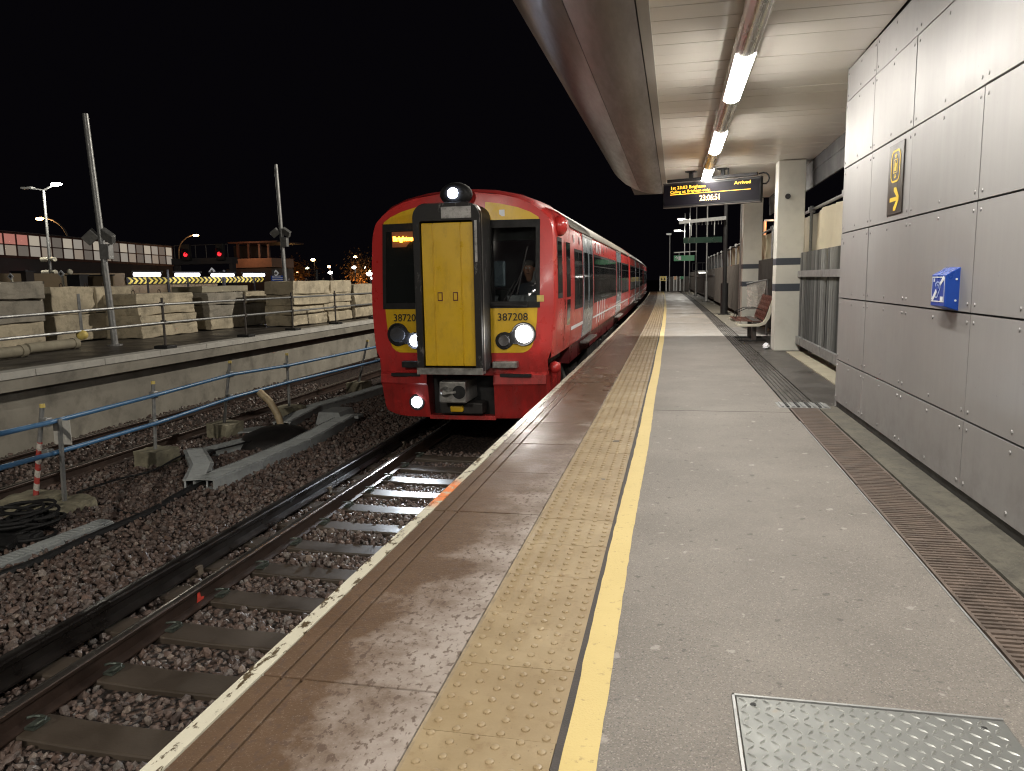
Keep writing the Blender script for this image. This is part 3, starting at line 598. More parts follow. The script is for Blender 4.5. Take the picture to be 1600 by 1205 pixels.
# ================================================================ columns
def column(yc, x0, x1, label, bands):
    t = thing('canopy_column', label, 'column', ((x0+x1)/2, yc, 0), 0, 'canopy columns'); w = (x1-x0)/2
    g = G(); g.box(-w, w, -w, w, 0, ZC-.013); g.build('shaft', MT['cream'], t, bevel=.012)
    for z0, z1 in bands: g = G(); g.box(-w-.002, w+.002, -w-.002, w+.002, z0, z1); g.build('slate_band', MT['band'], t, bevel=.012)
    return t, w
a = ony(1210, 500, 13.6); b = ony(1252, 500, 13.6)
zs = [ony(1213, v, 13.6).z for v in (403, 415, 443, 456)]
c1, w1 = column(13.6+(b.x-a.x)/2, a.x, b.x, 'near cream canopy column with two slate bands beside the metal fence', [(zs[1], zs[0]), (zs[3], zs[2])])
g = G(); p = ony(1231, 307, 13.6); g.disc((p.x-c1.location.x, -w1-.001, p.z), .045, (0,-1,0), .02, 14); g.build('sounder_disc', MT['beam_grey'], c1)
column(20.2, 1.70+cxo(20), 2.16+cxo(20), 'far cream canopy column behind the bench with two slate bands', [(zs[1], zs[0]), (zs[3], zs[2])])
# ================================================================ departure board
yb_ = 14.3; pl = ony(1038, 300, yb_+.3); pr_ = ony(1190, 295, yb_-.3); ctr = (pl+pr_)/2; ang = math.atan2(pr_.y-pl.y, pr_.x-pl.x); wd_ = (Vector((pr_.x, pr_.y, 0))-Vector((pl.x, pl.y, 0))).length
zt = ony(1114, 283, ctr.y).z; zb_ = ony(1114, 320, ctr.y).z; hb = (zt-zb_)
bd = thing('departure_board', 'black hanging departure board with amber lettering', 'display', (ctr.x, ctr.y, (zt+zb_)/2), ang)
g = G(); g.box(-wd_/2, wd_/2, -.06, .10, -hb/2, hb/2); g.build('case', MT['black_metal'], bd, bevel=.01)
g = G(); g.box(-wd_/2+.02, wd_/2-.02, -.066, -.062, -hb/2+.03, hb/2-.03); g.build('screen', MT['screen'], bd)
g = G(); g.box(-wd_/2, wd_/2, -.062, .10, -hb/2-.012, -hb/2-.001); g.build('bottom_trim', MT['galv_brown'], bd)
g = G(); g.box(-wd_/2+.06, wd_/2-.08, -.02, .05, hb/2+.035, hb/2+.085); g.build('hanging_rail', MT['black_metal'], bd)
g = G(); g.box(-wd_/2, wd_/2, -.062, .10, hb/2+.001, hb/2+.016); g.build('top_trim', MT['galv_brown'], bd)
for xx in (-.38, .20):
    g = G(); g.box(xx-.03, xx+.03, -.02, .05, hb/2+.08, ZC-bd.location.z-.02); g.box(xx-.09, xx+.09, -.06, .09, ZC-bd.location.z-.03, ZC-bd.location.z-.012); g.build('hanger_post', MT['black_metal'], bd)
g = G(); g.tube([(wd_/2-.06, .02, hb/2+.06)]+[(wd_/2+.02+.10*math.sin(k*PI/6), .02, hb/2-.03+.10*math.cos(k*PI/6)) for k in range(0, 6)]+[(wd_/2-.005, .02, hb/2-.11)], .014, 7); g.build('cable', MT['black_metal'], bd, smooth=True); g = G(); g.tube([(.3, .02, hb/2+.06), (.29, .02, hb/2+.2), (.25, .02, ZC-bd.location.z-.02)], .014, 7); g.build('cable', MT['black_metal'], bd, smooth=True)
RX = Matrix.Rotation(PI/2, 4, 'X')
def btxt(s, x, z, size, m, al='LEFT', fit=None, bold=.0): text_obj(s, size, m, bd, Matrix.Translation((x, -.068, z)) @ RX, 'lettering', .0006, al, 1., bold, fit)
L_ = -wd_/2+.14; u = hb/2
btxt('1st 23:03 Brighton', L_, u*.62, .078, MT['amber'], 'LEFT', wd_*.36, .0); btxt('Arrived', wd_/2-.17, u*.64, .078, MT['amber'], 'RIGHT', wd_*.16, .001); btxt('Calling at: Brighton only.', L_, u*.27, .070, MT['amber'], 'LEFT', wd_*.42, .0)
g = G(); g.box(L_, wd_/2-.17, -.068, -.067, u*.03, u*.03+.009); g.build('lit_rule', MT['amber'], bd); btxt('23:06:51', 0, -u*.42, .14, MT['amber_w'], 'CENTER', wd_*.205, .002)
# ================================================================ fence on the right
FX = 2.18
fe = thing('palisade_fence', 'galvanised palisade fence along the back of the platform', 'fence', (FX, 8.0, 0))
g = G()      # one pale: W-section strip
g.prism([(-.034, .035), (-.030, .0), (-.012, -.016), (0, .0), (.012, -.016), (.030, .0), (.034, .035), (.028, .012), (.012, .002), (0, .014), (-.012, .002), (-.028, .012)], 'z', .12, 1.66); pm_ = g.mesh('pale', MT['pale'])
pm_.transform(Matrix.Rotation(-PI/2, 4, 'Z') @ Matrix.Rotation(PI, 4, 'Z')); pm2 = pm_.copy(); pm2.materials.clear(); pm2.materials.append(MT['galv_brown'])
y = 8.1; k = 0
while y < 38:
    if abs((y-8.0) % 1.72-.86) < .8:
        o = link('pale', pm_ if y < 15 else pm2, fe, loc=(cxo(y)-.065, y-8.0, 0))
    y += .158; k += 1
def run(name, x0, x1, z0, z1, y0, y1, m, parent, st=1.72):
    y = y0
    while y < y1-.1:
        ye = min(y+st, y1); g = G(); g.loft([[(a+cxo(v), v-8.0, b) for a, b in ((x0, z0), (x1, z0), (x1, z1), (x0, z1))] for v in (y+.02, ye-.02)], closed=True, caps=True); g.build(name, m, parent); y = ye
run('lower_rail', -.14, -.095, .13, .26, 8, 15, MT['galv'], fe); run('upper_rail', -.14, -.095, 1.26, 1.36, 8, 15, MT['galv'], fe); run('lower_rail', -.045, .02, .12, .22, 15, 70, MT['galv_brown'], fe, 5); run('upper_rail', -.045, .02, 1.26, 1.36, 15, 70, MT['galv_brown'], fe, 5); run('backing_sheet', .03, .045, .1, 1.6, 15.2, 70, MT['galv_brown'], fe, 5)
for v in (8.0, 9.72, 11.44, 13.16, 14.88): g = G(); g.box(-.01, .05, v-8.035, v-7.975, 0, 1.62); g.build('fence_post', MT['galv'], fe)
g = G()
for i in range(340): v = 38+i*.0975; g.box(cxo(v)-.042, cxo(v)-.03, v-8.028, v-7.972, .12, 1.66)
stuff(g.build('far_pales', MT['galv_brown'], fe))
# kerb under the fence
g = G(); g.loft([[(a+cxo(v), v, b) for a, b in ((1.86, -.03), (2.34, -.03), (2.34, .012), (1.86, .012))] for v in (7.9, 10, 12, 13.4)], closed=True, caps=True); struct(g.build('pale_kerb', MT['pale_concrete']))
# sheeting on scaffold tubes above the fence
sh = thing('sheeted_scaffold', 'cream sheeting tied to scaffold tubes above the metal fence', 'sheeting', (FX+.10, 8.0, 0))
def sheet(y0, y1, m, zt):
    g = G(); n = int((y1-y0)/.12); rings = []
    for i in range(n+1):
        v = y0+(y1-y0)*i/n; rings.append([(cxo(v)+.05+.025*math.sin(v*5.3+z*2)+.012*math.sin(v*13+z*5), v-8.0, z) for z in (1.2, 1.5, 1.8, 2.1, zt(v))])
    g.loft(rings, closed=False); return g.build('sheet', m, sh, smooth=True)
zt0 = lambda v: 2.33+.02*math.sin(v*2.1)
for a, b, m_ in ((7.9, 11.5, 'sheet'), (11.52, 15, 'sheet'), (15.02, 19, 'sheet'), (19.02, 24, 'sheet'), (24.02, 29, 'sheet'), (29.02, 33, 'sheet'), (33.02, 47, 'sheet_blue')): sheet(a, b, MT[m_], zt0)
for v in (9.1, 11.25, 13.9, 16.4, 19, 21.5, 24, 26.5, 29, 31.5, 34, 36.5, 39, 41.5, 44, 46.5): g = G(); g.tube([(cxo(v), v-8, 0), (cxo(v), v-8, 2.45)], .026, 8); g.build('standard_tube', MT['galv'], sh, smooth=True); g = G(); g.box(cxo(v)-.05, cxo(v)+.05, v-8.05, v-7.95, 2.34, 2.43); g.build('coupler', MT['galv'], sh)
g = G(); g.tube([(cxo(v)+.02, v-8, 2.39) for v in range(8, 48, 2)], .026, 8); g.build('ledger_tube', MT['galv'], sh, smooth=True)
# rainwater pipe behind the columns
t = thing('downpipe', 'dark grey curved downpipe behind the canopy columns', 'pipe', (2.35, 18.0, 0)); g = G(); P = [(0, 0, 0), (0, 0, 2.35), (-.02, -.03, 2.55), (-.12, -.2, 2.8), (-.2, -.35, 3.0)]
g.tube(P, .075, 12); g.build('pipe', MT['beam_grey'], t, smooth=True); g = G(); g.box(-.1, .1, -.1, .1, 1.2, 1.28); g.build('pipe_clip', MT['beam_grey'], t)
# ================================================================ bench with plastic bag
be = thing('platform_bench', 'perforated red brown steel bench with cream side frames by the column', 'bench', (1.51, 16.1, 0))
for yy_ in (-.32, .55):
    g = G(); g.box(.0, .09, yy_-.045, yy_+.045, .012, .42); g.build('leg', MT['galv_brown'], be); g = G(); g.box(-.26, .28, yy_-.09, yy_+.09, .0, .012); g.build('base_plate', MT['black_metal'], be)
g = G(); g.box(-.02, .11, -.75, 1.0, .37, .42); g.build('beam', MT['galv_brown'], be)
sp_ = [(-.34, .40), (-.30, .365), (.06, .36), (.16, .40), (.22, .50), (.33, .86), (.37, .86), (.38, .82), (.28, .46), (.20, .35), (.10, .31), (-.28, .31), (-.35, .35)]
for yy_ in (-.78, .98): g = G(); g.prism(sp_, 'y', yy_-.03, yy_+.03); g.build('side_frame', MT['bench_white'], be, bevel=.006)
def lattice(p0, du, dv, nu, nv, name, w=.048, th=.006):
    g = G(); p0 = Vector(p0); du = Vector(du); dv = Vector(dv)
    for i in range(nu+1): g.bar(p0+du*(i/nu), p0+du*(i/nu)+dv, w, th, up=du.cross(dv))
    for j in range(nv+1): g.bar(p0+dv*(j/nv), p0+dv*(j/nv)+du, w, th+.002, up=du.cross(dv))
    return g.build(name, MT['seat_red'], be)
for y0 in (-.74, -.16, .42):
    lattice((-.32, y0, .42), (.46, 0, -.02), (0, .52, 0), 4, 5, 'seat'); lattice((.18, y0, .45), (.15, 0, .42), (0, .52, 0), 4, 5, 'backrest')
for yy_ in (-.18, .40): g = G(); g.tube([(-.3, yy_, .44), (-.27, yy_, .56), (-.1, yy_, .64), (.1, yy_, .64), (.22, yy_, .6)], .009, 6); g.build('armrest', MT['black_metal'], be, smooth=True)
t = thing('litter_bag_holder', 'clear plastic rubbish sack hanging from a hoop behind the bench', 'bag', (1.72, 17.2, 0)); g = G(); g.tube([(-.2, 0, 1.12), (.22, .02, 1.2)], .016, 8); g.build('hoop', MT['galv'], t); g = G(); g.tube([(.24, .05, 0), (.24, .05, 1.2)], .02, 8); g.build('post', MT['galv'], t)
g = G(); rings = []; rb = random.Random(4)
for j in range(7):
    z = 1.14-.58*j/6; rings.append([(.20*math.cos(a)*(1+.15*rb.uniform(-1, 1))*(1-.25*(j/6)), .09*math.sin(a)*(1+.3*rb.uniform(-1, 1)), z+.06*math.cos(a)*(1-j/6)) for a in [2*PI*i/14 for i in range(14)]])
g.loft(rings, closed=True); g.build('sack', MT['poly'], t, smooth=True)
t = thing('crumpled_paper', 'white crumpled paper lying at the foot of the near column', 'litter', (1.60, 14.05, 0)); g = G(); g.sphere((0, 0, .05), .06, 9, 6, (1., 1.4, .8)); g.v = [tuple(c+rb.uniform(-.014, .014) for c in v) for v in g.v]; g.build('paper_ball', MT['white_print'], t); g = G(); g.sphere((-.02, -.1, .03), .04, 8, 5, (1.1, 1.2, .6)); g.v = [tuple(c+rb.uniform(-.01, .01) for c in v) for v in g.v]; g.build('paper_fold', MT['white_print'], t)
# ================================================================ posts and signs down the platform
def lamp_post(px, y, ztop, label, m='galv', r=.045, base=True, group='posts along the platform'):
    p = ony(px, 450, y); t = thing('platform_post', label, 'post', (p.x, y, 0), 0, group)
    g = G(); g.tube([(0, 0, 0), (0, 0, ztop)], r, 10, True, r*.85); g.build('shaft', MT[m], t, smooth=True)
    if base: g = G(); g.tube([(0, 0, 0), (0, 0, 1.05)], r*1.7, 10); g.build('sleeve', MT[m], t, smooth=True); g = G(); g.box(-.2, .2, -.2, .2, 0, .02); g.build('base_plate', MT['black_metal'], t)
    return t
p26 = lamp_post(1132, 26.6, 3.75, 'black sign post nearest the bench with a flared base', 'black_metal', .075)
p40 = lamp_post(1103.5, 40.2, 8, 'tall grey post, second of the row beyond the bench'); p52 = lamp_post(1087, 52.5, 9, 'tall grey post, third of the row beyond the bench'); p60 = lamp_post(1077, 58, 8, 'lamp post with lit head, fourth of the row beyond the bench'); p64 = lamp_post(1069, 62, 6.2, 'thin grey post, fifth of the row beyond the bench', base=False)
pE = lamp_post(1046, 69, 5.0, 'lone grey camera post at the far end of the platform'); g = G(); g.box(-.3, .12, -.1, .1, 4.95, 5.1); g.build('camera', MT['galv'], pE)
def gantry_sign(name, y, x0, x1, ya, yb, m, label, xpost, zb):
    a = ony(x0, ya, y); b = ony(x1, yb, y); t = thing(name, label, 'sign', ((a.x+b.x)/2, y, (a.z+b.z)/2)); w = (b.x-a.x)/2; h = abs(a.z-b.z)/2
    g = G(); g.box(-w, w, -.05, .05, -h, h); g.build('panel', MT[m], t)
    g = G(); g.bar((-w-.15, 0, h+.28), (xpost-t.location.x, 0, h+.34), .07); g.bar((-w*.6, 0, h), (-w*.6, 0, h+.3), .03); g.bar((w*.6, 0, h), (w*.6, 0, h+.3), .03); g.build('bracket', MT['galv'], t); return t, w, h
s1_, w, h = gantry_sign('platform_sign', 26.5, 1068, 1128, 372, 379, 'green_dark', 'dark unlit green sign hung from the black post', p26.location.x, 0)
zc = (ony(1068, 369, 26.5).z+ony(1068, 383, 26.5).z)/2; s1_.location.z = zc; s1_.children[0].data.transform(Matrix.Diagonal((1, 1, .15/max(h, .01), 1)))
for i in range(12): g = G(); g.tube([(-w+.08+i*w*2/12, 0, .5), (-w+.08+i*w*2/12, 0, .66)], .008, 5); g.build('bird_spike', MT['galv'], s1_)
text_obj('?  i', .22, MT['galv_brown'], s1_, Matrix.Translation((-w*.6, -.055, 0)) @ RX, 'lettering')
a = ony(1053, 400, 50); b = ony(1085, 407, 50); t = thing('exit_sign', 'small bright green exit sign hung across the platform', 'sign', ((a.x+b.x)/2, 50, (a.z+b.z)/2)); w = (b.x-a.x)/2
g = G(); g.box(-w, w, -.05, .05, -.17, .17); g.build('panel', MT['green_sign'], t); g = G(); g.bar((-w, 0, .36), (w+.15, 0, .42), .06); g.bar((-w*.5, 0, .17), (-w*.5, 0, .37), .03); g.bar((w*.5, 0, .17), (w*.5, 0, .4), .03); g.build('bracket', MT['galv'], t)
text_obj('↑', .3, MT['white_print'], t, Matrix.Translation((-w*.74, -.055, 0)) @ RX, 'arrow'); g = G(); g.box(-w*.55, -w*.3, -.056, -.052, -.12, .12); g.build('pictogram', MT['white_print'], t)
def lit_head(post, z, dx, en, col=(1, .95, .85), dy=0., st=60, size=.35):
    g = G(); g.bar((0, 0, z-.05), (dx, dy, z+.05), .05); g.build('arm', MT['galv'], post); g = G(); g.box(dx-size, dx+size*.6, dy-.14, dy+.14, z+.03, z+.10); g.build('lamp_housing', MT['galv'], post)
    g = G(); g.box(dx-size+.05, dx+size*.6-.05, dy-.11, dy+.11, z-.015, z+.028); g.build('lit_lens', emit('lamp_lens', col, st), post)
    if en: point('lamp_light', post, (dx, dy, z-.15), en, col, .15)
z = ony(1068, 343, 58).z; lit_head(p60, z, ony(1066, 343, 58).x-p60.location.x, POST*.35); z = ony(1060, 358, 60).z; lit_head(p64, z-.02, ony(1060, 358, 62).x-p64.location.x, POST*.35)
t = thing('lamp_column', 'orange lit lamp column behind the sheeting on the right', 'lamp', (ony(1195, 360, 34).x, 34, 0)); zz = ony(1195, 346, 34).z; g = G(); g.tube([(0, 0, 0), (0, 0, zz)], .06, 8); g.build('shaft', MT['orange_board'], t, smooth=True); g = G(); g.box(-.03, .75, -.08, .08, zz, zz+.07); g.build('arm', MT['galv'], t); point('lamp_light', t, (.3, -.2, zz-.1), 8, (1, .55, .25))
# far end boards and barrier
for (x0, x1, ya, yb, nm, m_, y, lb) in ((1031.5, 1041, 432, 439, 'notice_board', 'yellow_board', 70, 'yellow warning notice at the far platform end'), (1053, 1057, 432, 437, 'notice_board', 'orange_board', 70.5, 'small orange notice at the far platform end'), (1063, 1069, 432, 436, 'notice_board', 'green_sign', 71, 'small green notice by the far fence')):
    a = ony(x0, ya, y); b = ony(x1, yb, y); t = thing(nm, lb, 'notice', ((a.x+b.x)/2, y, 0), 0, 'notices at the platform end'); w = (b.x-a.x)/2; g = G(); g.box(-w, w, -.02, .02, b.z, a.z); g.build('board', MT[m_], t)
    for s in (-1, 1): g = G(); g.box(s*w-.06, s*w+.06, .022, .08, 0, a.z+.02); g.build('post', MT['galv'], t)
    if m_ == 'yellow_board':
        for q_ in (-.5, .45): g = G(); g.prism([(w*q_-w*.3, b.z+.08), (w*q_+w*.3, b.z+.08), (w*q_, a.z-.08)], 'y', -.024, -.021); g.build('warning_symbol', MT['black'], t)
t = thing('end_barrier', 'dark barrier across the far end of the platform', 'barrier', (.6, 71.6, 0))
for i in range(9): g = G(); g.box(-1.2+i*.48, -.76+i*.48, 0, .05, 0, 1.3); g.build('barrier_board', MT['galv_brown'], t)
# small wall unit and a guard frame on the fence in the distance
p = ony(1098, 424, 41); t = thing('fence_lamp', 'small white bulkhead light on the far fence', 'light', (p.x, 41, p.z)); g = G(); g.box(-.25, .25, -.05, .05, -.07, .03); g.build('housing', MT['galv'], t); g = G(); g.box(-.2, .2, -.06, .04, -.09, -.071); g.build('lit_lens', emit('bulkhead', (1, .97, .9), 6), t)
p = ony(1094, 417, 41.5); t = thing('guard_frame', 'small steel guard frame over the far fence', 'frame', (p.x, 41.5, p.z)); g = G()
for q_ in (-.4, -.13, .13, .4): g.tube([(q_, 0, -.2), (q_, 0, .2)], .02, 6)
for q_ in (-.2, .2): g.tube([(-.4, 0, q_), (.4, 0, q_)], .02, 6)
g.build('bars', MT['black_metal'], t)
# ================================================================ train
TX, TY = -3.035, 10.36                     # train centre line, nose plane
m = N('red_train_paint'); p = m.pos(); c = m.mix(m.noise(1.2, 4, .6, p), (.47, .026, .026), (.57, .038, .034)); c = m.mix(m.ramp(m.noise(5, 6, .7, m.pos((1, 1, .35))), (.52, 0.), (.75, .45)), c, (.14, .015, .014)); c = m.mix(m.math('MULTIPLY', m.ramp(m.sep(p, 2), (.0, .9), (.35, .08)), m.ramp(m.noise(7, 6, .7, m.pos((1, 1, .25))), (.35, .1), (.7, .75))), c, (.045, .02, .016)); c = m.mix(m.ramp(m.noise(60, 3, .6, p), (.66, 0.), (.72, .3)), c, (.2, .09, .08)); m.set('Base Color', c); m.set('Roughness', m.ramp(m.noise(3, 4, .6, p), (.3, .24), (.7, .38))); m.set('Coat Weight', .25); m.set('Coat Roughness', .1); MT['tred'] = m.m
MT['tdark'] = mat('dark_red_paint', (.10, .012, .014), .35, var=.2, dirt=.3)
m = N('yellow_front_paint'); p = m.pos(); c = m.mix(m.noise(3, 5, .6, p), (.56, .34, .008), (.68, .43, .016)); c = m.mix(m.ramp(m.noise(9, 6, .75, m.pos((1, 1, .4))), (.5, 0.), (.74, .35)), c, (.22, .13, .02)); m.set('Base Color', c); m.set('Roughness', m.ramp(m.noise(4, 4, .6, p), (.3, .26), (.7, .45))); MT['tyel'] = m.m
m = N('windscreen_glass'); tr = m.n('ShaderNodeBsdfTransparent'); tr.inputs[0].default_value = (.62, .66, .66, 1); gl = m.n('ShaderNodeBsdfGlossy'); gl.inputs['Roughness'].default_value = .03; fr_ = m.n('ShaderNodeFresnel'); fr_.inputs[0].default_value = 1.5; mx = m.n('ShaderNodeMixShader'); m.L(fr_.outputs[0], mx.inputs[0]); m.L(tr.outputs[0], mx.inputs[1]); m.L(gl.outputs[0], mx.inputs[2]); m.L(mx.outputs[0], m.t.nodes['Material Output'].inputs[0]); MT['wglass'] = m.m
m = N('dark_side_glass'); p = m.pos(); m.set('Base Color', (.012, .014, .014)); m.set('Roughness', .06); m.set('Specular IOR Level', .7); m.bump(m.noise(2.5, 2, .5, p), .03, .02); MT['sglass'] = m.m
MT['rubber'] = mat('black_rubber', (.004, .004, .0045), .75, var=.3, sc=9, bump=.2)
m = N('worn_gangway_frame'); p = m.pos(); c = m.mix(m.ramp(m.noise(7, 6, .72, m.pos((1, 1, .5))), (.58, 0.), (.66, .8)), (.012, .0115, .012), (.17, .165, .16)); m.set('Base Color', c); m.set('Metallic', .1); m.set('Roughness', .55); m.set('Specular IOR Level', .3); m.bump(m.noise(30, 4, .6, p), .2, .004); MT['gang'] = m.m
MT['door_grey'] = mat('pale_blue_grey_doors', (.22, .27, .31), .3, .1, var=.1, coat=.4); MT['roof'] = mat('grimy_train_roof', (.16, .145, .12), .55, var=.25, sc=2, dirt=.3)
MT['under'] = mat('underframe_black', (.018, .016, .015), .55, .2, var=.4, sc=5); MT['silver'] = mat('coupler_steel', (.30, .295, .28), .4, .75, var=.3, sc=12, dirt=.4)
MT['head_w'] = emit('headlamp_white', (1., .97, .93), 22); MT['head_led'] = emit('marker_led', (.72, .80, 1.), 26); MT['head_c'] = emit('cool_headlamp', (.86, .93, 1.), 9); MT['reflector'] = mat('lamp_reflector', (.45, .45, .47), .15, .9, var=.1)
MT['cab_grey'] = mat('cab_interior_grey', (.20, .205, .215), .55, var=.1); MT['led_dest'] = emit('orange_destination_led', (1., .34, .02), 9); MT['dest_glow'] = emit('destination_backing', (1., .22, .01), .05, (.02, .008, .004))
tr_ = thing('passenger_train', 'red electric passenger train with yellow gangway door and lit headlights', 'train', (TX, TY, 0))
# half cross-section (right side), bottom to roof centre
sec = [(1.30, .17), (1.345, .20), (1.375, .5), (1.392, .85), (1.395, 1.2), (1.390, 1.6), (1.382, 1.95), (1.366, 2.12), (1.32, 2.24), (1.22, 2.34), (1.06, 2.46), (.82, 2.555), (.5, 2.62), (.2, 2.645), (0, 2.65)]
full = sec+[(-x, z) for x, z in sec[-2::-1]]
def yf(u, z): return .05+.13*(u/1.3)**2+.16*max(0., (z-.95)/1.6)**1.3+.10*max(0., (.25-z)/1.)
ws = [.955, .975, .99, 1.0, 1.0]; zk = [.955, .972, .985, .996, 1.0]
rings = []
for k, (yy_, a, b) in enumerate(((None, .978, .958), (.10, .992, .975), (.3, .997, .987), (.8, 1., .995), (1.6, 1., 1.))):
    ring = []
    for x, z in full:
        X = x*a; Z = .2+(z-.2)*b if z > 1.2 else z
        y0 = yf(x*.978, Z)
        ring.append((X, y0 if yy_ is None else max(y0+.02+yy_*.3, y0+yy_*.9), Z))
    rings.append(ring)
yk = 1.9; ring = [(x, yk, z) for x, z in full]; rings.append(ring)
cabside_quads = []
g = G(); g.loft(rings, closed=False); g.build('cab_shell', MT['tred'], tr_, smooth=True)
def hw(z):       # half width of the front edge at height z
    pts = [(x*.978, .2+(zz-.2)*.958 if zz > 1.2 else zz) for x, zz in sec]
    if z <= pts[0][1]: return pts[0][0]
    for (x0, z0), (x1, z1) in zip(pts[:-1], pts[1:]):
        if z0 <= z <= z1: return x0+(x1-x0)*(z-z0)/max(1e-6, z1-z0)
    return 0.0
def surf(rows, off, n=10):   # rows: (z,u0,u1) -> patch lying on the nose surface
    g = G(); g.loft([[(u0+(u1-u0)*i/n, yf(u0+(u1-u0)*i/n, z)-off, z) for i in range(n+1)] for z, u0, u1 in rows], closed=False); return g
def dense(rows, n=5):
    o = []
    for a, b in zip(rows[:-1], rows[1:]):
        for k in range(n): o.append(tuple(a[i]+(b[i]-a[i])*k/n for i in range(3)))
    return o+[rows[-1]]
WZ0, WZ1, WU0, WU1 = .925, 2.12, .40, 1.165
# red nose skin around the windscreens
zz_ = [-.06, .05, .17, .3, .45, .6, .75, .9, WZ0]; skin = G()
def add_skin(rows): skin.loft([[(u0+(u1-u0)*i/16, yf(u0+(u1-u0)*i/16, z), z) for i in range(17)] for z, u0, u1 in rows], closed=False)
add_skin([(z, -hw(z), hw(z)) for z in zz_])
zw = [WZ0+(WZ1-WZ0)*i/10 for i in range(11)]
add_skin([(z, -hw(z), -WU1) for z in zw]); add_skin([(z, WU1, hw(z)) for z in zw]); add_skin([(z, -WU0, WU0) for z in zw])
zt_ = [WZ1+(2.538-WZ1)*i/9 for i in range(10)]; add_skin([(z, -hw(z), hw(z)) for z in zt_])
skin.build('nose_skin', MT['tred'], tr_, smooth=True)
for s in (1, -1):
    R_ = lambda rows: [(z, s*a, s*b) for z, a, b in rows]
    surf(R_(dense([(.27, .40, .93), (.30, .40, 1.0), (.35, .40, 1.05), (.48, .40, 1.10), (.7, .40, 1.125), (.915, .40, 1.14)])), .006).build('yellow_lower_panel', MT['tyel'], tr_, smooth=True)
    surf(R_(dense([(2.135, .40, 1.165), (2.17, .40, 1.15), (2.24, .40, 1.04), (2.31, .40, .86), (2.37, .40, .60), (2.395, .40, .42)])), .006).build('yellow_upper_panel', MT['tyel'], tr_, smooth=True)
    ws_ = surf(R_(dense([(WZ0+.01, WU0, WU1), (WZ1-.01, WU0, WU1)], 8)), .004).build('windscreen', MT['wglass'] if s > 0 else MT['sglass'], tr_, smooth=True)
    fr2 = G()
    for rows in ([(WZ0-.02, WU0, WU1+.01), (WZ0+.07, WU0, WU1+.01)], [(WZ1-.09, WU0, WU1+.01), (WZ1+.02, WU0, WU1+.01)], [(WZ0+.07, WU1-.05, WU1+.01), (WZ1-.09, WU1-.05, WU1+.01)], [(WZ0+.07, WU0, WU0+.09), (WZ1-.09, WU0, WU0+.09)]):
        q_ = surf(R_(dense(rows, 6)), .009); b0 = len(fr2.v); fr2.v += q_.v; fr2.f += [tuple(b0+i for i in f) for f in q_.f]; fr2.m += [0]*len(q_.f)
    fr2.build('frame', MT['rubber'], ws_, smooth=True)
    # headlight cluster: big outer lamp and small inner lamp in a black pear-shaped bezel
    U1, Z1, U2, Z2 = s*.945, .535, s*.665, .445; dy = -.03
    y1 = yf(abs(U1), Z1)-.02; y2 = yf(abs(U2), Z2)-.02
    hl = G(); P = []
    def pear(k):
        o = []
        for t_ in range(40):
            a = 2*PI*t_/40; best = None
            for (cu, cz, rr_) in ((.945, .535, .17*k), (.665, .445, .125*k)):
                d = Vector((math.cos(a), math.sin(a))); o_ = Vector((.825, .495)); rel = o_-Vector((cu, cz)); bq = rel.dot(d); cq = rel.dot(rel)-rr_*rr_; disc = bq*bq-cq
                if disc > 0: r_ = -bq+math.sqrt(disc); best = max(best or 0, r_)
            best = max(best or .05, .10*k); o.append((.825+best*d.x, .495+best*d.y))
        return o
    A = pear(1.0); rg = []
    for kk, off in ((1.0, -.002), (1.0, .028), (.93, .034), (.86, .018)): rg.append([(s*(.82+(u-.82)*kk), yf(abs(u), z)-off, .49+(z-.49)*kk) for u, z in A])
    hl.loft(rg, closed=True); hl.f.append(tuple(range(len(hl.v)-40, len(hl.v)))); hl.m.append(0); H_ = hl.build('headlight', MT['rubber'], tr_)
    big = s > 0
    q_ = G(); q_.disc((U1, y1+.0, Z1), .125, (0,-1,0), .03, 24, .11); q_.build('main_lamp', MT['head_w'] if big else MT['reflector'], H_, smooth=True)
    q_ = G(); q_.disc((U2, y2+.0, Z2), .085, (0,-1,0), .03, 20, .075); q_.build('marker_lamp', MT['head_led'] if not big else MT['reflector'], H_, smooth=True)
    if big: spot('headlamp_beam', tr_, (U1, y1-.06, Z1), (U1-.5, y1-12, -1.3), 45, (1, .96, .9), 70, .6)
    text_obj('387208', .150, MT['black'], tr_, Matrix.Translation((s*.79, yf(.79, .78)-.014, .775)) @ Matrix.Rotation(s*.12, 4, 'Z') @ RX, 'unit_number', .001, 'CENTER', .98, .001)
# destination display behind the left windscreen
g = G(); g.box(-1.0, -.5, yf(.75, 1.9)-.010, yf(.75, 1.9)-.004, 1.80, 2.02); ds = g.build('destination_display', MT['dest_glow'], tr_)
for s_, z_, w_2 in (('Brighton', 1.915, 1.0),): text_obj(s_, .09, MT['led_dest'], tr_, Matrix.Translation((-.97, yf(.5, 1.9)-.03, z_)) @ RX, 'destination_lettering', .001, 'LEFT', w_2, .004)
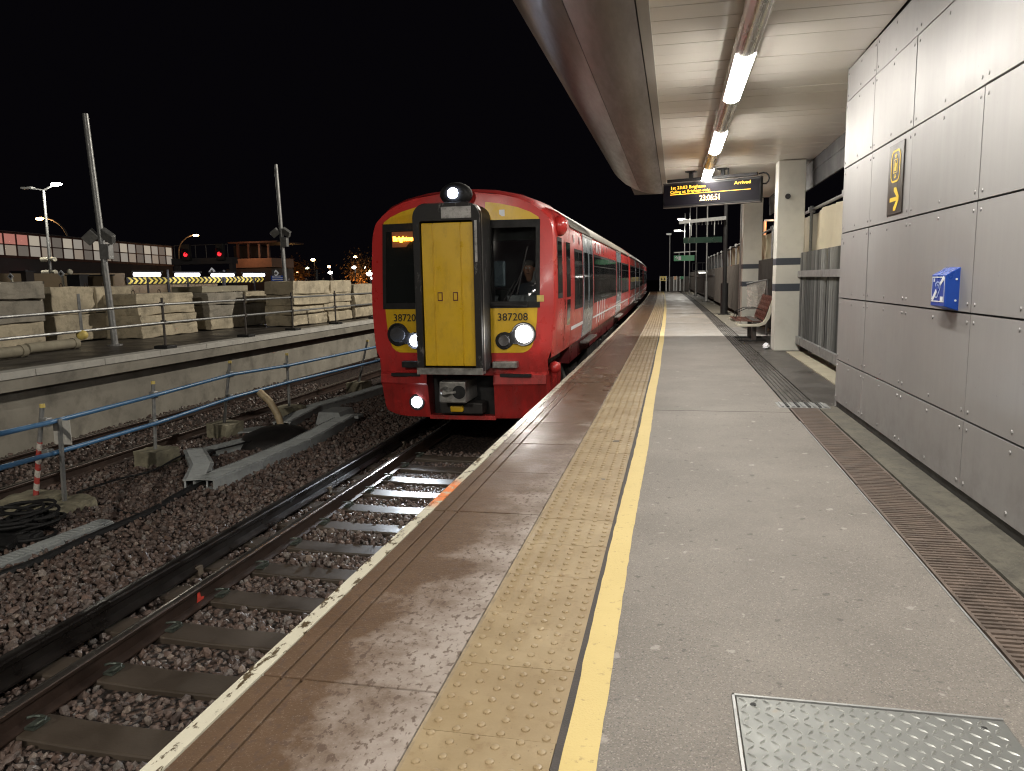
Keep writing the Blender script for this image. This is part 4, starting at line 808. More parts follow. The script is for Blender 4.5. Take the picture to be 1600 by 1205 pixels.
# gangway
gw = .475; gy0, gy1 = -.43, .34
def arch(w, z0, z1, r, n=6):
    return [(-w, z0)]+[(-w+r-r*math.cos(PI/2*k/n), z1-r+r*math.sin(PI/2*k/n)) for k in range(n+1)]+[(w-r+r*math.sin(PI/2*k/n), z1-r+r*math.cos(PI/2*k/n)) for k in range(n+1)]+[(w, z0)]
ga = G(); o_ = arch(gw, .06, 2.34, .18); i_ = arch(.375, .11, 2.11, .03)
ga.loft([[(x, gy1, z) for x, z in o_], [(x, gy0+.03, z) for x, z in o_], [(x*.985, gy0, z) for x, z in o_], [(x, gy0, z) for x, z in i_], [(x, gy0+.14, z) for x, z in i_]], closed=True); GA = ga.build('gangway_frame', MT['gang'], tr_)
g = G(); g.loft([[(x, y, z) for x, z in arch(gw+.012, .06, 2.352, .19)] for y in (gy0+.05, gy0+.085)], closed=False); g.build('outer_seal', MT['silver'], GA)
g = G(); g.box(-.40, .40, gy0+.135, gy0+.2, .08, 2.15); g.build('door_backing', MT['rubber'], GA)
g = G(); g.mi = 0
for a, b in ((-.365, -.205), (-.199, .189), (.195, .365)): g.box(a, b, gy0+.045, gy0+.13, .13, 2.085)
GD = g.build('gangway_door', MT['tyel'], tr_, bevel=.008)
for sx in (-.202, .192):
    q_ = G(); q_.tube([(sx, gy0+.045, .15), (sx, gy0+.045, 2.07)], .008, 6); q_.build('door_bead', MT['tyel'], GD)
for sx in (-.12, .10):
    q_ = G(); q_.box(sx-.035, sx+.035, gy0+.038, gy0+.044, 1.03, 1.15); q_.build('handle_recess', MT['tdark'], GD); q_ = G(); q_.box(sx-.022, sx+.022, gy0+.030, gy0+.037, 1.045, 1.135); q_.build('handle', MT['tyel'], GD)
g = G(); g.box(-.47, .47, gy0-.03, gy0+.16, .02, .11); g.build('gangway_sill', MT['silver'], GA); g = G(); g.box(.5, .86, -.02, .12, .06, .15); g.build('jumper_bracket', MT['silver'], tr_, bevel=.01); g = G(); g.box(-.86, -.5, -.02, .12, .06, .15); g.build('jumper_bracket', MT['rubber'], tr_, bevel=.01)
MT['scuffed'] = mat('scuffed_bare_metal', (.34, .335, .33), .5, .4, var=.5, sc=6, dirt=.8)
g = G(); g.box(-.06, .36, gy0-.006, gy0+.02, 2.135, 2.29); g.build('scuffed_plate', MT['scuffed'], GA, bevel=.004); g = G(); g.box(.40, .435, gy0-.005, gy0+.02, 1.55, 2.1); g.build('scuffed_edge', MT['scuffed'], GA)
g = G(); g.sphere((.02, .06, 2.50), .25, 18, 10, (.95, .7, .66)); g.build('lamp_dome', MT['rubber'], tr_, smooth=True); g = G(); g.disc((.02, -.115, 2.50), .075, (0, -1, .12), .03, 20, .065); g.build('top_lamp', MT['head_led'], tr_, smooth=True)
# lower front: red bumper panels, black recess, coupler
for s in (1, -1):
    g = G(); ri = []
    for u in [.50, .6, .75, .9, 1.05, 1.14, 1.2, 1.25]:
        k = yf(u, .2); zt2 = -.02; zb2 = -.70+.10*max(0, (u-.9)/.38)**2; ri.append([(s*u, k+.02, zt2), (s*u, k-.035, zt2-.03), (s*u, k-.045, -.18), (s*u, k-.005, -.22), (s*u*.985, k+.05, zb2+.1), (s*u*.975, k+.09, zb2), (s*u*.975, k+.3, zb2+.02), (s*u, k+.3, zt2)])
    # sides run back along the train
    for yb2, du in ((.75, 1.27), (1.5, 1.26)): ri.append([(s*du, yb2, -.02), (s*du, yb2, -.05), (s*du, yb2, -.18), (s*du, yb2, -.22), (s*du*.98, yb2, -.45), (s*du*.97, yb2, -.5), (s*du*.9, yb2, -.5), (s*du*.9, yb2, -.02)])
    g.loft(ri, closed=True, caps=True); g.build('bumper_panel', MT['tred'], tr_, smooth=True)
    g = G(); g.box(min(s*.6, s*1.05), max(s*.6, s*1.05), yf(.85, .2)-.075, yf(.85, .2)-.03, -.075, -.03); g.build('step_recess', MT['rubber'], tr_)
g = G(); g.loft([[(u, yf(u, .2)+.06, -.66), (u, yf(u, .2)+.06, -.72), (u, yf(u, .2)+.2, -.72), (u, yf(u, .2)+.2, -.66)] for u in (-.5, -.25, 0, .25, .5)], closed=True, caps=True); g.build('lower_lip', MT['tred'], tr_)
g = G(); g.box(-.52, .52, .34, .5, -.68, .1); g.build('coupler_recess', MT['rubber'], tr_)
cp_ = G(); cp_.box(-.21, .18, -.30, .35, -.41, -.10); CP = cp_.build('coupler', MT['silver'], tr_, bevel=.02)
q_ = G(); q_.tube([(.085, -.301, -.25), (.085, -.315, -.25)], .095, 20); q_.build('coupler_funnel', MT['rubber'], CP); q_ = G(); q_.tube([(-.115, -.30, -.25), (-.115, -.37, -.25)], .08, 16, True, .035); q_.build('coupler_cone', MT['silver'], CP, smooth=True); q_ = G(); q_.bar((-.13, -.38, -.26), (.05, -.35, -.24), .03); q_.build('coupler_hook', MT['silver'], CP)
q_ = G(); q_.box(-.13, .06, -.06, .2, -.58, -.49); q_.build('electrical_box', MT['tyel'], tr_, bevel=.02); q_ = G(); q_.box(-.3, .34, .0, .3, -.62, -.45); q_.build('coupler_tray', MT['under'], tr_, bevel=.02)
q_ = G(); q_.disc((-.69, yf(.69, -.5)-.057, -.47), .085, (0,-1,0), .012, 18, .08); q_.build('fog_lamp', MT['head_c'], tr_, smooth=True); q_ = G(); q_.tube([(-.69, yf(.69, -.5)-.02, -.47), (-.69, yf(.69, -.5)-.055, -.47)], .12, 20); q_.build('fog_lamp_bezel', MT['rubber'], tr_, smooth=True); spot('fog_lamp_beam', tr_, (-.69, yf(.69, -.5)-.14, -.47), (.55, -5.2, -1.3), 170, (.82, .91, 1.), 75, .8, .05)
# wiper and small stickers
g = G(); g.tube([(.72, yf(.72, 1.0)-.03, .985), (.86, yf(.86, 1.25)-.035, 1.25), (.98, yf(.98, 1.55)-.03, 1.55)], .010, 6); g.tube([(.66, yf(.66, 1.0)-.03, .99), (.84, yf(.84, 1.3)-.04, 1.29)], .007, 6); g.tube([(.86, yf(.86, 1.12)-.03, 1.10), (1.0, yf(1.0, 1.75)-.03, 1.75)], .012, 6); g.build('wiper', MT['rubber'], tr_, smooth=True)
g = G(); g.box(.40, 1.02, yf(.7, .96)-.05, yf(.7, .96)-.01, .93, 1.0); g.build('wiper_housing', MT['rubber'], tr_, bevel=.015)
g = G(); g.box(.60, .68, yf(.64, 2.24)-.012, yf(.64, 2.24)-.007, 2.19, 2.28); g.build('warning_sticker', MT['white_print'], tr_); g = G(); g.box(-.47, -.40, yf(.45, 2.2)-.012, yf(.45, 2.2)-.007, 2.15, 2.25); g.build('warning_sticker', MT['white_print'], tr_)
g = G(); g.box(1.135, 1.235, yf(1.18, 1.0)-.03, yf(1.18, 1.0)-.022, .99, 1.08); g.build('warning_sticker', MT['yellow_board'], tr_)
# cab interior
g = G(); g.box(-1.15, 1.15, 1.85, 1.9, .1, 2.28); g.build('cab_bulkhead', MT['cab_grey'], tr_); g = G(); g.box(-1.2, 1.2, .45, 1.85, .05, .12); g.build('cab_floor', MT['under'], tr_); g = G(); g.box(-.4, 1.2, .42, .8, .12, 1.08); g.build('driver_desk', MT['cab_grey'], tr_, bevel=.03); g = G(); g.tube([(.58, .42, 1.03), (.58, .40, 1.03)], .07, 14); g.box(.47, .70, .421, .6, 1.08, 1.16); g.build('desk_instrument', MT['rubber'], tr_)
g = G(); g.box(.42, .60, .52, .58, 1.2, 1.58); g.build('monitor', MT['door_grey'], tr_, bevel=.03); g = G(); g.box(.40, 1.1, .40, .43, 1.86, 2.1); g.build('sun_blind', MT['rubber'], tr_)
point('cab_lamp', tr_, (.7, .9, 2.25), .35, (.9, .95, 1.), .1)
# ---- bodies of the three coaches in view
def skin_x(z):
    for (x0, z0), (x1, z1) in zip(sec[:-1], sec[1:]):
        if z0 <= z <= z1: return x0+(x1-x0)*(z-z0)/(z1-z0)
    return 1.3
def coach(y0, y1, first):
    ang = math.atan2(cxo(TY+y1)-cxo(TY+y0), y1-y0)      # slight turn into the curve
    M = Matrix.Translation((cxo(TY+y0), y0, 0)) @ Matrix.Rotation(-ang, 4, 'Z'); L = y1-y0
    def B(g, nm, m_, par=tr_, **k):
        g.v = [tuple(M @ Vector(v)) for v in g.v]; return g.build(nm, m_, par, **k)
    side = sec[:8]; g = G()
    for s in (1, -1): g.loft([[(s*x, y, z) for x, z in side] for y in (0, L)], closed=False)
    for ye in (L,) if first else (0, L): g.add([(x, ye, z) for x, z in full], [tuple(range(len(full)))])
    B(g, 'body_side', MT['tred'], smooth=True)
    g = G(); rf = [(x, z) for x, z in full if z >= 2.12]; g.loft([[(x, y, z) for x, z in rf] for y in (0, L)], closed=False); B(g, 'coach_roof', MT['roof'], smooth=True)
    g = G(); g.loft([[(1.362, y, 2.115), (1.392, y, 2.125), (1.392, y, 2.15), (1.35, y, 2.15)] for y in (0, L)], closed=True, caps=True); B(g, 'gutter', MT['roof'])
    g = G(); g.loft([[(x, y, z) for x, z in ((1.31, .19), (1.30, -.12), (-1.30, -.12), (-1.31, .19))] for y in (.35 if first else 0, L)], closed=True, caps=True); B(g, 'sole_bar', MT['tdark'])
    return M, L, B
def locy(px, M, z=1.4):     # pixel column on the right hand side -> y inside that coach
    d = M.inverted().to_3x3() @ ray(px, 440); o = M.inverted() @ (CAM-Vector((TX, TY, 0))); k = (1.395-o.x)/d.x; return (o+d*k).y
def side_piece(g, y0, y1, z0, z1, off, th=.02, n=5):
    zs_ = [z0+(z1-z0)*i/n for i in range(n+1)]
    g.loft([[(skin_x(z)+off, y, z) for z in zs_]+[(skin_x(z)+off-th, y, z) for z in zs_[::-1]] for y in (y0, y1)], closed=True, caps=True); return g
def window(B, y0, y1, z0, z1, panes=1, hop=True):
    f = B(side_piece(G(), y0, y1, z0, z1, .004), 'window', MT['rubber']); w = (y1-y0)/panes
    for k in range(panes):
        B(side_piece(G(), y0+w*k+.035, y0+w*(k+1)-.035, z0+.06, z1-(.26 if hop else .05), .007), 'pane', MT['sglass'], f)
        if hop: B(side_piece(G(), y0+w*k+.035, y0+w*(k+1)-.035, z1-.235, z1-.05, .007), 'pane', MT['sglass'], f)
    return f
def doors(B, y0, y1):
    ym = (y0+y1)/2
    for a, b in ((y0, ym-.006), (ym+.006, y1)):
        d = B(side_piece(G(), a, b, .22, 2.1, .012), 'passenger_door', MT['door_grey']); B(side_piece(G(), a+.13, b-.13, .72, 1.78, .016), 'pane', MT['sglass'], d)
    B(side_piece(G(), y0-.03, y1+.03, 2.07, 2.11, .016), 'door_header', MT['silver'])
    g = G(); g.box(1.33, 1.47, y0-.05, y1+.05, .10, .135); B(g, 'door_step', MT['silver'])
def marks(B, y0, y1, items):
    for a, b, z0, z1, sl in items:
        g = G(); zs_ = [z0+(z1-z0)*i/6 for i in range(7)]
        g.loft([[(skin_x(z)+.0095, y+sl*(z-z0)/(z1-z0), z) for z in zs_] for y in (a, b)], closed=False); B(g, 'white_livery_mark', MT['white_print'])
M1, L1, B1 = coach(1.88, 19.8, True)
ld = [locy(v, M1) for v in (911.5, 926.5, 963.5, 970.5, 982.5)]; print('TRAIN', ld, L1)
d1a, d1b, d2a, d2b = ld[:4]; d1b = max(d1b, d1a+1.3); d2b = max(d2b, d2a+1.3)
w1 = max(.5, locy(887, M1)); window(B1, w1, d1a-.1, .78, 1.80, 2); doors(B1, d1a, d1b); window(B1, d1b+.25, d2a-.2, .78, 1.80, 5); doors(B1, d2a, d2b); window(B1, d2b+.25, L1-.5, .78, 1.80, 2)
marks(B1, 0, 0, [(.05, d1a-.04, .46, .52, 0)]+[(d1b+.06, L1-.2, .46, .50, 0)]+[(d1b+.9+.62*k, d1b+1.02+.62*k, .3, .80, .05) for k in range(4)]+[(d1b+.7, d1b+.82, 1.84, 2.06, .2), (d1b+1.15, d1b+1.27, 1.84, 2.06, -.25), (d1b+1.3, d1b+1.42, 1.84, 2.06, .25), (d1b+1.75, d1b+1.87, 1.84, 2.06, 0)])
for yv in (d1a-1.4, d1a-.6, d1b+.5, d1b+2.6, d2a-.5, d2b+.5): B1(side_piece(G(), yv, yv+(.18), 1.9, 2.02, .004), 'vent_grille', MT['tdark'])
# cab side: quarter window, cab door with drop light, camera pod
cw = lambda px: locy(px, Matrix.Identity(4))
def cab_piece(nm, m_, y0, y1, z0, z1, off=.006, par=tr_, sl=0.0):
    g = G(); zs_ = [z0+(z1-z0)*i/6 for i in range(7)]
    def X(z, y): k = min(1, max(0, (y-.3)/1.2)); return skin_x(z)*(.990+.010*k)+off
    g.loft([[(X(z, y+sl*(z-z0)), y+sl*(z-z0), z) for z in zs_] for y in (y0, (y0+y1)/2, y1)], closed=False); return g.build(nm, m_, par, smooth=True)
cqa = max(.45, cw(863)); cqb = cqa+.42; print('CAB', cw(863), cw(877), cw(889))
ca = cab_piece('cab_quarter_window', MT['rubber'], cqa, cqb, 1.02, 1.90, .010); cab_piece('pane', MT['sglass'], cqa+.04, cqb-.04, 1.10, 1.84, .014, ca)
cd = cab_piece('cab_door', MT['tred'], 1.14, 1.80, .24, 2.05, .010); cab_piece('drop_light', MT['sglass'], 1.26, 1.68, 1.02, 1.86, .014, cd); cab_piece('lower_light', MT['sglass'], 1.30, 1.66, .58, .98, .014, cd)
for yv in (1.12, 1.815): g = G(); g.loft([[(skin_x(z)*(.990+.010*min(1, max(0, (y-.3)/1.2)))+.008, y, z) for z in (.22, .5, .8, 1.1, 1.4, 1.7, 2.06)] for y in (yv, yv+.018)], closed=False); g.build('door_gap', MT['rubber'], tr_)
g = G(); g.sphere((1.40, .62, 2.06), .15, 14, 9, (.75, 1., 1.0)); g.box(1.3, 1.47, .7, .98, 2.05, 2.16); g.build('camera_pod', MT['tred'], tr_, smooth=True)
g = G(); g.sphere((1.33, .45, .02), .09, 12, 8); g.build('side_marker', MT['tred'], tr_, smooth=True)
# rear coaches
y = 20.25
for ci, (len_, a, b) in enumerate(((19.6, 6.0, 12.4), (19.6, 6.0, 12.4))):
    Mx, Lx, Bx = coach(y, y+len_, False); window(Bx, .5, a-.3, .78, 1.80, 3); doors(Bx, a, a+1.35); window(Bx, a+1.6, b-.3, .78, 1.80, 4); doors(Bx, b, b+1.35); window(Bx, b+1.6, Lx-.5, .78, 1.80, 3); marks(Bx, 0, 0, [(.2, Lx-.2, .46, .50, 0)])
    g = G(); g.box(-1.1, 1.1, -.44, -.01, .2, 2.4); Bx(g, 'gangway_bellows', MT['rubber']); y += len_+.45
# underframe: bogies and equipment cases
def bogie(yc):
    dx = cxo(TY+yc)
    for s in (1, -1): g = G(); g.box(dx+s*1.02-.07, dx+s*1.02+.07, yc-1.6, yc+1.6, -.62, -.36); g.build('bogie_frame', MT['under'], tr_, bevel=.03)
    for wy in (-1.1, 1.1):
        for s in (1, -1): g = G(); g.tube([(dx+s*.70, yc+wy, ZR+.42), (dx+s*.83, yc+wy, ZR+.42)], .42, 24); g.build('wheel', MT['rail_side'], tr_)
        g = G(); g.tube([(dx-.7, yc+wy, ZR+.42), (dx+.7, yc+wy, ZR+.42)], .08, 10); g.build('axle', MT['under'], tr_); g = G(); g.box(dx+1.0, dx+1.24, yc+wy-.16, yc+wy+.16, -.74, -.44); g.build('axle_box', MT['under'], tr_, bevel=.03)
for yc in (3.4, 16.4, 23.5, 36.5): bogie(yc)
ru = random.Random(11)
for k in range(22):
    yc = 5.6+.42*k
    g = G(); g.box(.75, 1.22, yc, yc+ru.uniform(.2, .36), -.78, -.13+ru.uniform(-.1, 0)); g.build('equipment_case', MT['under'], tr_, bevel=.02)
for k in range(9): g = G(); yc = .55+.3*k; g.tube([(1.12, yc, -.15), (1.2, yc+.05, -.4), (1.1, yc+.1, -.7)], .03, 7); g.build('brake_pipe', MT['silver'] if k%3 == 0 else MT['under'], tr_, smooth=True)
# ---- driver seated in the cab
def skinned(name, mt, joints, edges, parent=None, root=0, sub=2):
    me = bpy.data.meshes.new(name); me.from_pydata([j[:3] for j in joints], edges, []); o = bpy.data.objects.new(name, me); COL.objects.link(o)
    o.modifiers.new('skin', 'SKIN'); 
    lay = me.skin_vertices[0] if me.skin_vertices else None
    if lay is None:
        bm = bmesh.new(); bm.from_mesh(me); bm.verts.layers.skin.verify(); bm.to_mesh(me); bm.free(); lay = me.skin_vertices[0]
    for i, j in enumerate(joints): lay.data[i].radius = (j[3], j[4] if len(j) > 4 else j[3]); lay.data[i].use_root = i == root
    s = o.modifiers.new('sub', 'SUBSURF'); s.levels = sub; s.render_levels = sub
    dg = bpy.context.evaluated_depsgraph_get(); m2 = bpy.data.meshes.new_from_object(o.evaluated_get(dg)); bpy.data.objects.remove(o); m2.materials.clear(); m2.materials.append(mt); m2.polygons.foreach_set('use_smooth', [True]*len(m2.polygons)); return link(name, m2, parent)
MT['skin'] = mat('skin', (.42, .22, .15), .5, var=.1, sc=12); MT['jacket'] = mat('dark_uniform', (.035, .04, .055), .8, var=.2); MT['hair'] = mat('short_grey_hair', (.12, .11, .10), .8, var=.3, sc=40)
dr = thing('person', 'train driver in dark uniform seated behind the right windscreen', 'person', (TX+.82, TY+1.22, .12))
skinned('body', MT['jacket'], [(0, .05, .50, .16, .13), (0, .06, .75, .16, .12), (0, .05, 1.0, .19, .12), (0, .04, 1.14, .07), (.2, .04, 1.03, .075), (.27, -.1, .82, .055), (.16, -.36, .86, .042), (-.2, .04, 1.03, .075), (-.27, -.1, .82, .055), (-.16, -.36, .86, .042), (.1, -.15, .50, .09), (.12, -.42, .50, .07), (.12, -.45, .1, .05), (.12, -.55, .04, .04), (-.1, -.15, .50, .09), (-.12, -.42, .50, .07), (-.12, -.45, .1, .05), (-.12, -.55, .04, .04)], [(0, 1), (1, 2), (2, 3), (2, 4), (4, 5), (5, 6), (2, 7), (7, 8), (8, 9), (0, 10), (10, 11), (11, 12), (12, 13), (0, 14), (14, 15), (15, 16), (16, 17)], dr)
hd = skinned('head', MT['skin'], [(0, .03, 1.14, .05), (0, .02, 1.22, .055), (0, -.02, 1.28, .085, .075), (0, -.01, 1.38, .088, .085), (0, .0, 1.45, .06)], [(0, 1), (1, 2), (2, 3), (3, 4)], dr)
for sx in (-1, 1):
    q_ = G(); q_.sphere((sx*.03, -.088, 1.355), .012, 8, 6); q_.build('eye', MT['white_print'], dr, smooth=True); q_ = G(); q_.sphere((sx*.085, .0, 1.34), .028, 8, 6, (.4, .8, 1.2)); q_.build('ear', MT['skin'], dr, smooth=True)
    hand = [(sx*.16, -.36, .86, .035, .02), (sx*.155, -.43, .86, .034, .016)]; ed = [(0, 1)]
    for k in range(4): i = len(hand); hand += [(sx*(.13+.018*k), -.46, .862, .009), (sx*(.13+.018*k), -.50+.008*abs(k-1), .85, .008), (sx*(.13+.018*k), -.51+.008*abs(k-1), .825, .007)]; ed += [(1, i), (i, i+1), (i+1, i+2)]
    i = len(hand); hand += [(sx*.125, -.40, .855, .011), (sx*.105, -.44, .845, .009)]; ed += [(0, i), (i, i+1)]; skinned('hand', MT['skin'], hand, ed, dr, 0, 1)
q_ = G(); q_.sphere((0, -.105, 1.325), .018, 8, 6, (.7, 1., 1.3)); q_.build('nose', MT['skin'], dr, smooth=True); q_ = G(); q_.sphere((0, -.088, 1.275), .024, 8, 5, (1.2, .5, .3)); q_.build('mouth', MT['seat_red'], dr, smooth=True); q_ = G(); q_.sphere((0, .015, 1.405), .098, 12, 8, (.98, 1., .75)); q_.build('hair', MT['hair'], dr, smooth=True)
g = G(); g.box(-.24, .24, .14, .24, .42, 1.1); g.box(-.24, .24, -.25, .2, .34, .42); ds_ = g.build('driver_seat', MT['rubber'], tr_, bevel=.04); ds_.location = dr.location-tr_.location
# ================================================================ far platform
PX = -10.2
g = G(); g.loft([[(x+cxo(y), y, z) for x, z in ((PX-.28, -.30), (PX-.28, -1.5), (PX-16, -1.5), (PX-16, -.03), (PX-.05, -.03), (PX-.05, -.30))] for y in [0+2*i for i in range(36)]], closed=True, caps=True); MT['far_wall'] = mat('far_platform_concrete', (.28, .262, .22), .8, bump=.3, bsc=14, var=.3, sc=.9, dirt=.45)
fp = struct(g.build('far_platform', MT['far_wall']))
g = G(); g.loft([[(x+cxo(y), y, z) for x, z in ((PX-16, -.029), (PX-16, .0), (PX-.36, .0), (PX-.36, -.029))] for y in [0+2*i for i in range(36)]], closed=True, caps=True); g.build('far_platform_surface', MT['dark_tarmac'], fp)
MT['far_cop'] = mat('pale_far_coping', (.50, .49, .45), .7, var=.12, sc=3, dirt=.25)
y = 1.0; k = 0
while y < 60:
    L = 1.55; g = G(); dx = cxo(y); g.box(PX-.34+dx, PX+.0+dx, y+.006, y+L-.006, -.105, .012); g.build('coping_slab', MT['far_cop'], fp, bevel=.006); y += L
g = G(); g.loft([[(x+cxo(y), y, z) for x, z in ((PX-.30, -.30), (PX-.02, -.30), (PX-.02, -.11), (PX-.30, -.11))] for y in [1+2*i for i in range(30)]], closed=True, caps=True); g.build('coping_ledge', MT['far_wall'], fp)
# second track sleepers are buried; a low brick of dark trough lids runs by the wall
MT['blue_tube'] = mat('blue_plastic_tube', (.05, .16, .33), .42, var=.12, sc=4, dirt=.15); MT['block'] = mat('weathered_concrete_block', (.52, .455, .33), .85, bump=.7, bsc=16, bd=.02, var=.3, sc=1.6, dirt=.55); MT['block2'] = mat('grey_concrete_block', (.31, .285, .235), .85, bump=.6, bsc=20, bd=.015, var=.3, sc=2, dirt=.45)
MT['foot_block'] = mat('mossy_concrete_foot', (.26, .24, .17), .85, bump=.6, bsc=25, bd=.01, var=.35, sc=5, dirt=.5); MT['grp'] = mat('grey_troughing', (.33, .35, .35), .6, var=.12, sc=5, dirt=.3); MT['duct'] = mat('cream_corrugated_duct', (.46, .36, .22), .5, var=.2, sc=9, dirt=.2); MT['wood'] = mat('old_timber', (.20, .14, .085), .75, var=.3, sc=4, bump=.3)
def rough_box(g, x0, x1, y0, y1, z0, z1, r_, am=.02):
    nx, ny, nz = 4, 6, 3; b = len(g.v); idx = {}
    for i in range(nx+1):
        for j in range(ny+1):
            for k in range(nz+1):
                if 0 < i < nx and 0 < j < ny and 0 < k < nz: continue
                ed = (i in (0, nx))+(j in (0, ny))+(k in (0, nz)); a = am*(1 if ed == 1 else 1.3)
                c = [x0+(x1-x0)*i/nx, y0+(y1-y0)*j/ny, z0+(z1-z0)*k/nz]; idx[i, j, k] = len(g.v); g.v.append(tuple(v+r_.uniform(-a, a)*(.35 if ed == 1 else .8) for v in c))
    def q(a, b_, c, d): g.f.append((idx[a], idx[b_], idx[c], idx[d])); g.m.append(0)
    for i in range(nx):
        for j in range(ny):
            q((i,j,0), (i,j+1,0), (i+1,j+1,0), (i+1,j,0)); q((i,j,nz), (i+1,j,nz), (i+1,j+1,nz), (i,j+1,nz))
    for i in range(nx):
        for k in range(nz):
            q((i,0,k), (i+1,0,k), (i+1,0,k+1), (i,0,k+1)); q((i,ny,k), (i,ny,k+1), (i+1,ny,k+1), (i+1,ny,k))
    for j in range(ny):
        for k in range(nz):
            q((0,j,k), (0,j,k+1), (0,j+1,k+1), (0,j+1,k)); q((nx,j,k), (nx,j+1,k), (nx,j+1,k+1), (nx,j,k+1))
    return g
rk = random.Random(21); ORD = ['bottom', 'second', 'third', 'fourth', 'top']
def stack(desc, x1, y0, y1, w, courses, m_='block', split=None):
    z = .02
    for k, h in enumerate(courses):
        cuts = [(y0, y1)] if not split or k >= len(split) or split[k] is None else [(y0, y0+(y1-y0)*split[k]), (y0+(y1-y0)*split[k], y1)]
        for j, (a, b) in enumerate(cuts):
            sx = rk.uniform(-.05, .05); g = rough_box(G(), -w, 0, a-y0+.008, b-y0-.008, 0, h-.012, rk)
            nm = 'top' if k == len(courses)-1 else ORD[k]; pre = f'{nm} course' + ('' if len(cuts) == 1 else (', nearer block' if j == 0 else ', farther block'))
            tag(g.build('concrete_block', MT[m_ if (k+j) % 3 else 'block'], None, bevel=.02, loc=(x1+sx, y0+rk.uniform(-.05, .05), z)), f'pale concrete block, {pre} of the {desc}', 'block', 'stacked concrete blocks'); ob = COL.objects[-1]
            if k == len(courses)-1:
                for q_ in (.28, .72): lg = G(); yq = (b-a)*q_+a-y0; lg.tube([(-w*.5, yq-.05, h-.03), (-w*.5, yq-.045, h+.05), (-w*.5, yq, h+.085), (-w*.5, yq+.045, h+.05), (-w*.5, yq+.05, h-.03)], .011, 6); lg.build('lifting_loop', MT['rail_side'], ob, smooth=True)
        z += h
stack('leftmost stack cut by the picture edge', onz(70, 546).x, 11.6, onz(70, 545).y, 1.2, [.58, .50, .36], 'block2')
stack('broad stack behind the near leaning pole', -14.1, 14.9, 17.6, 1.2, [.66, .66], 'block', [None, .5])
stack('low stack right of the near leaning pole', -13.1, 16.5, 18.8, 1.15, [.30, .27, .27, .28], 'block')
stack('middle stack with the plank on top', -13.15, 19.5, 22.6, 1.2, [.36, .36, .36], 'block2', [.6, None, .6])
stack('tall stack beside the far leaning pole', -11.35, 21.1, 25.3, .95, [.34, .30, .32, .42], 'block', [.55, .5, None, .6])
stack('small stack at the far end of the row', -11.3, 25.5, 27.4, .95, [.42, .42, .40], 'block')
g = rough_box(G(), -1.0, 0, 0, 2.4, 0, .17, rk, .01); tag(g.build('timber_baulk', MT['pale_concrete'], None, loc=(-13.4, 19.6, 1.11)), 'cream baulk laid on top of the middle block stack', 'baulk')
for (x, y, z, L, lb) in ((-12.7, 13.3, .10, 1.3, 'long cream concrete pipe lying in front of the leftmost stack'), (-12.35, 11.7, .10, 1.1, 'short cream pipe end lying at the left picture edge')):
    t = thing('pipe_offcut', lb, 'pipe', (x, y, .115), 0, 'pipes lying on the far platform'); g = G(); g.tube([(0, -L/2, 0), (0, L/2, 0)], .11, 14); g.build('barrel', MT['pale_concrete'], t, smooth=True); g = G(); g.tube([(0, L/2-.12, 0), (0, L/2, 0)], .125, 14); g.build('collar', MT['pale_concrete'], t, smooth=True)
# leaning steel poles with floodlights
def pole(base, topx, r, flz, label):
    t = thing('steel_pole', label, 'pole', base, 0, 'leaning steel poles on the far platform'); b = Vector(base); T = Vector(topx)-b
    g = G(); g.tube([(0, 0, 0), T], r, 14, True, r*.85); g.build('shaft', MT['galv'], t, smooth=True); c = T*flz
    for s in (-1, 1):
        f_ = G(); Mx = Matrix.Translation(c+Vector((s*.22, -.05, .05))) @ Matrix.Rotation(s*.6, 4, 'Y') @ Matrix.Rotation(.5, 4, 'X'); f_.box(-.16, .16, -.06, .06, -.12, .12, Mx); f_.build('floodlight', MT['galv'], t, bevel=.015)
        f_ = G(); f_.bar(c, c+Vector((s*.2, -.03, .04)), .04); f_.build('bracket', MT['galv'], t)
    f_ = G(); f_.box(c.x-.02, c.x+.22, c.y-.08, c.y+.08, c.z-.45, c.z-.12); f_.build('junction_box', MT['galv'], t, bevel=.01); f_ = G(); f_.disc((0, 0, 0), r*2.2, (0,0,1), .03, 14); f_.build('base_flange', MT['galv'], t)
    return t
b1 = onz(180, 540); pole(b1, ony(133, 178, b1.y), .072, .47, 'near leaning steel pole with twin floodlights by the scaffold rail')
b2 = onz(450, 500); b2 = Vector((ony(449, 470, 25).x, 25., 0)); pole(b2, ony(431, 257, 25), .075, .56, 'far leaning steel pole rising behind the tall block stack')
# scaffold guard rail on the far platform
sr = thing('scaffold_guardrail', 'galvanised scaffold tube guardrail along the far platform edge', 'railing', (PX-.25, 10, 0))
posts = [(y_, cxo(y_)) for y_ in (13.9, 17.0, 19.4, 22.2, 25.4, 29)]
for y_, dx in posts:
    g = G(); g.tube([(dx, y_-10, .03), (dx, y_-10, 1.07)], .026, 8); g.build('post', MT['galv_brown'], sr, smooth=True); g = G(); g.box(dx-.16, dx+.16, y_-10.16, y_-9.84, .012, .075); g.build('rubber_foot', MT['black_metal'], sr, bevel=.01)
    for z_ in (.93, .55): g = G(); g.box(dx-.04, dx+.04, y_-10.04, y_-9.96, z_-.04, z_+.05); g.build('coupler', MT['galv_brown'], sr)
zu = onx(0, 497, PX-.25).z; zl = onx(0, 531, PX-.25).z; yl_ = onx(125, 490, PX-.25).y
for z_, z0 in ((.93, zu), (.55, zl)): g = G(); g.tube([(0, -6, z0-.02), (0, -.5, z0), (0, 3.9, z_), (cxo(20), 10, z_), (cxo(30), 20, z_), (cxo(40), 30, z_)], .026, 8); g.build('rail_tube', MT['galv'], sr, smooth=True)
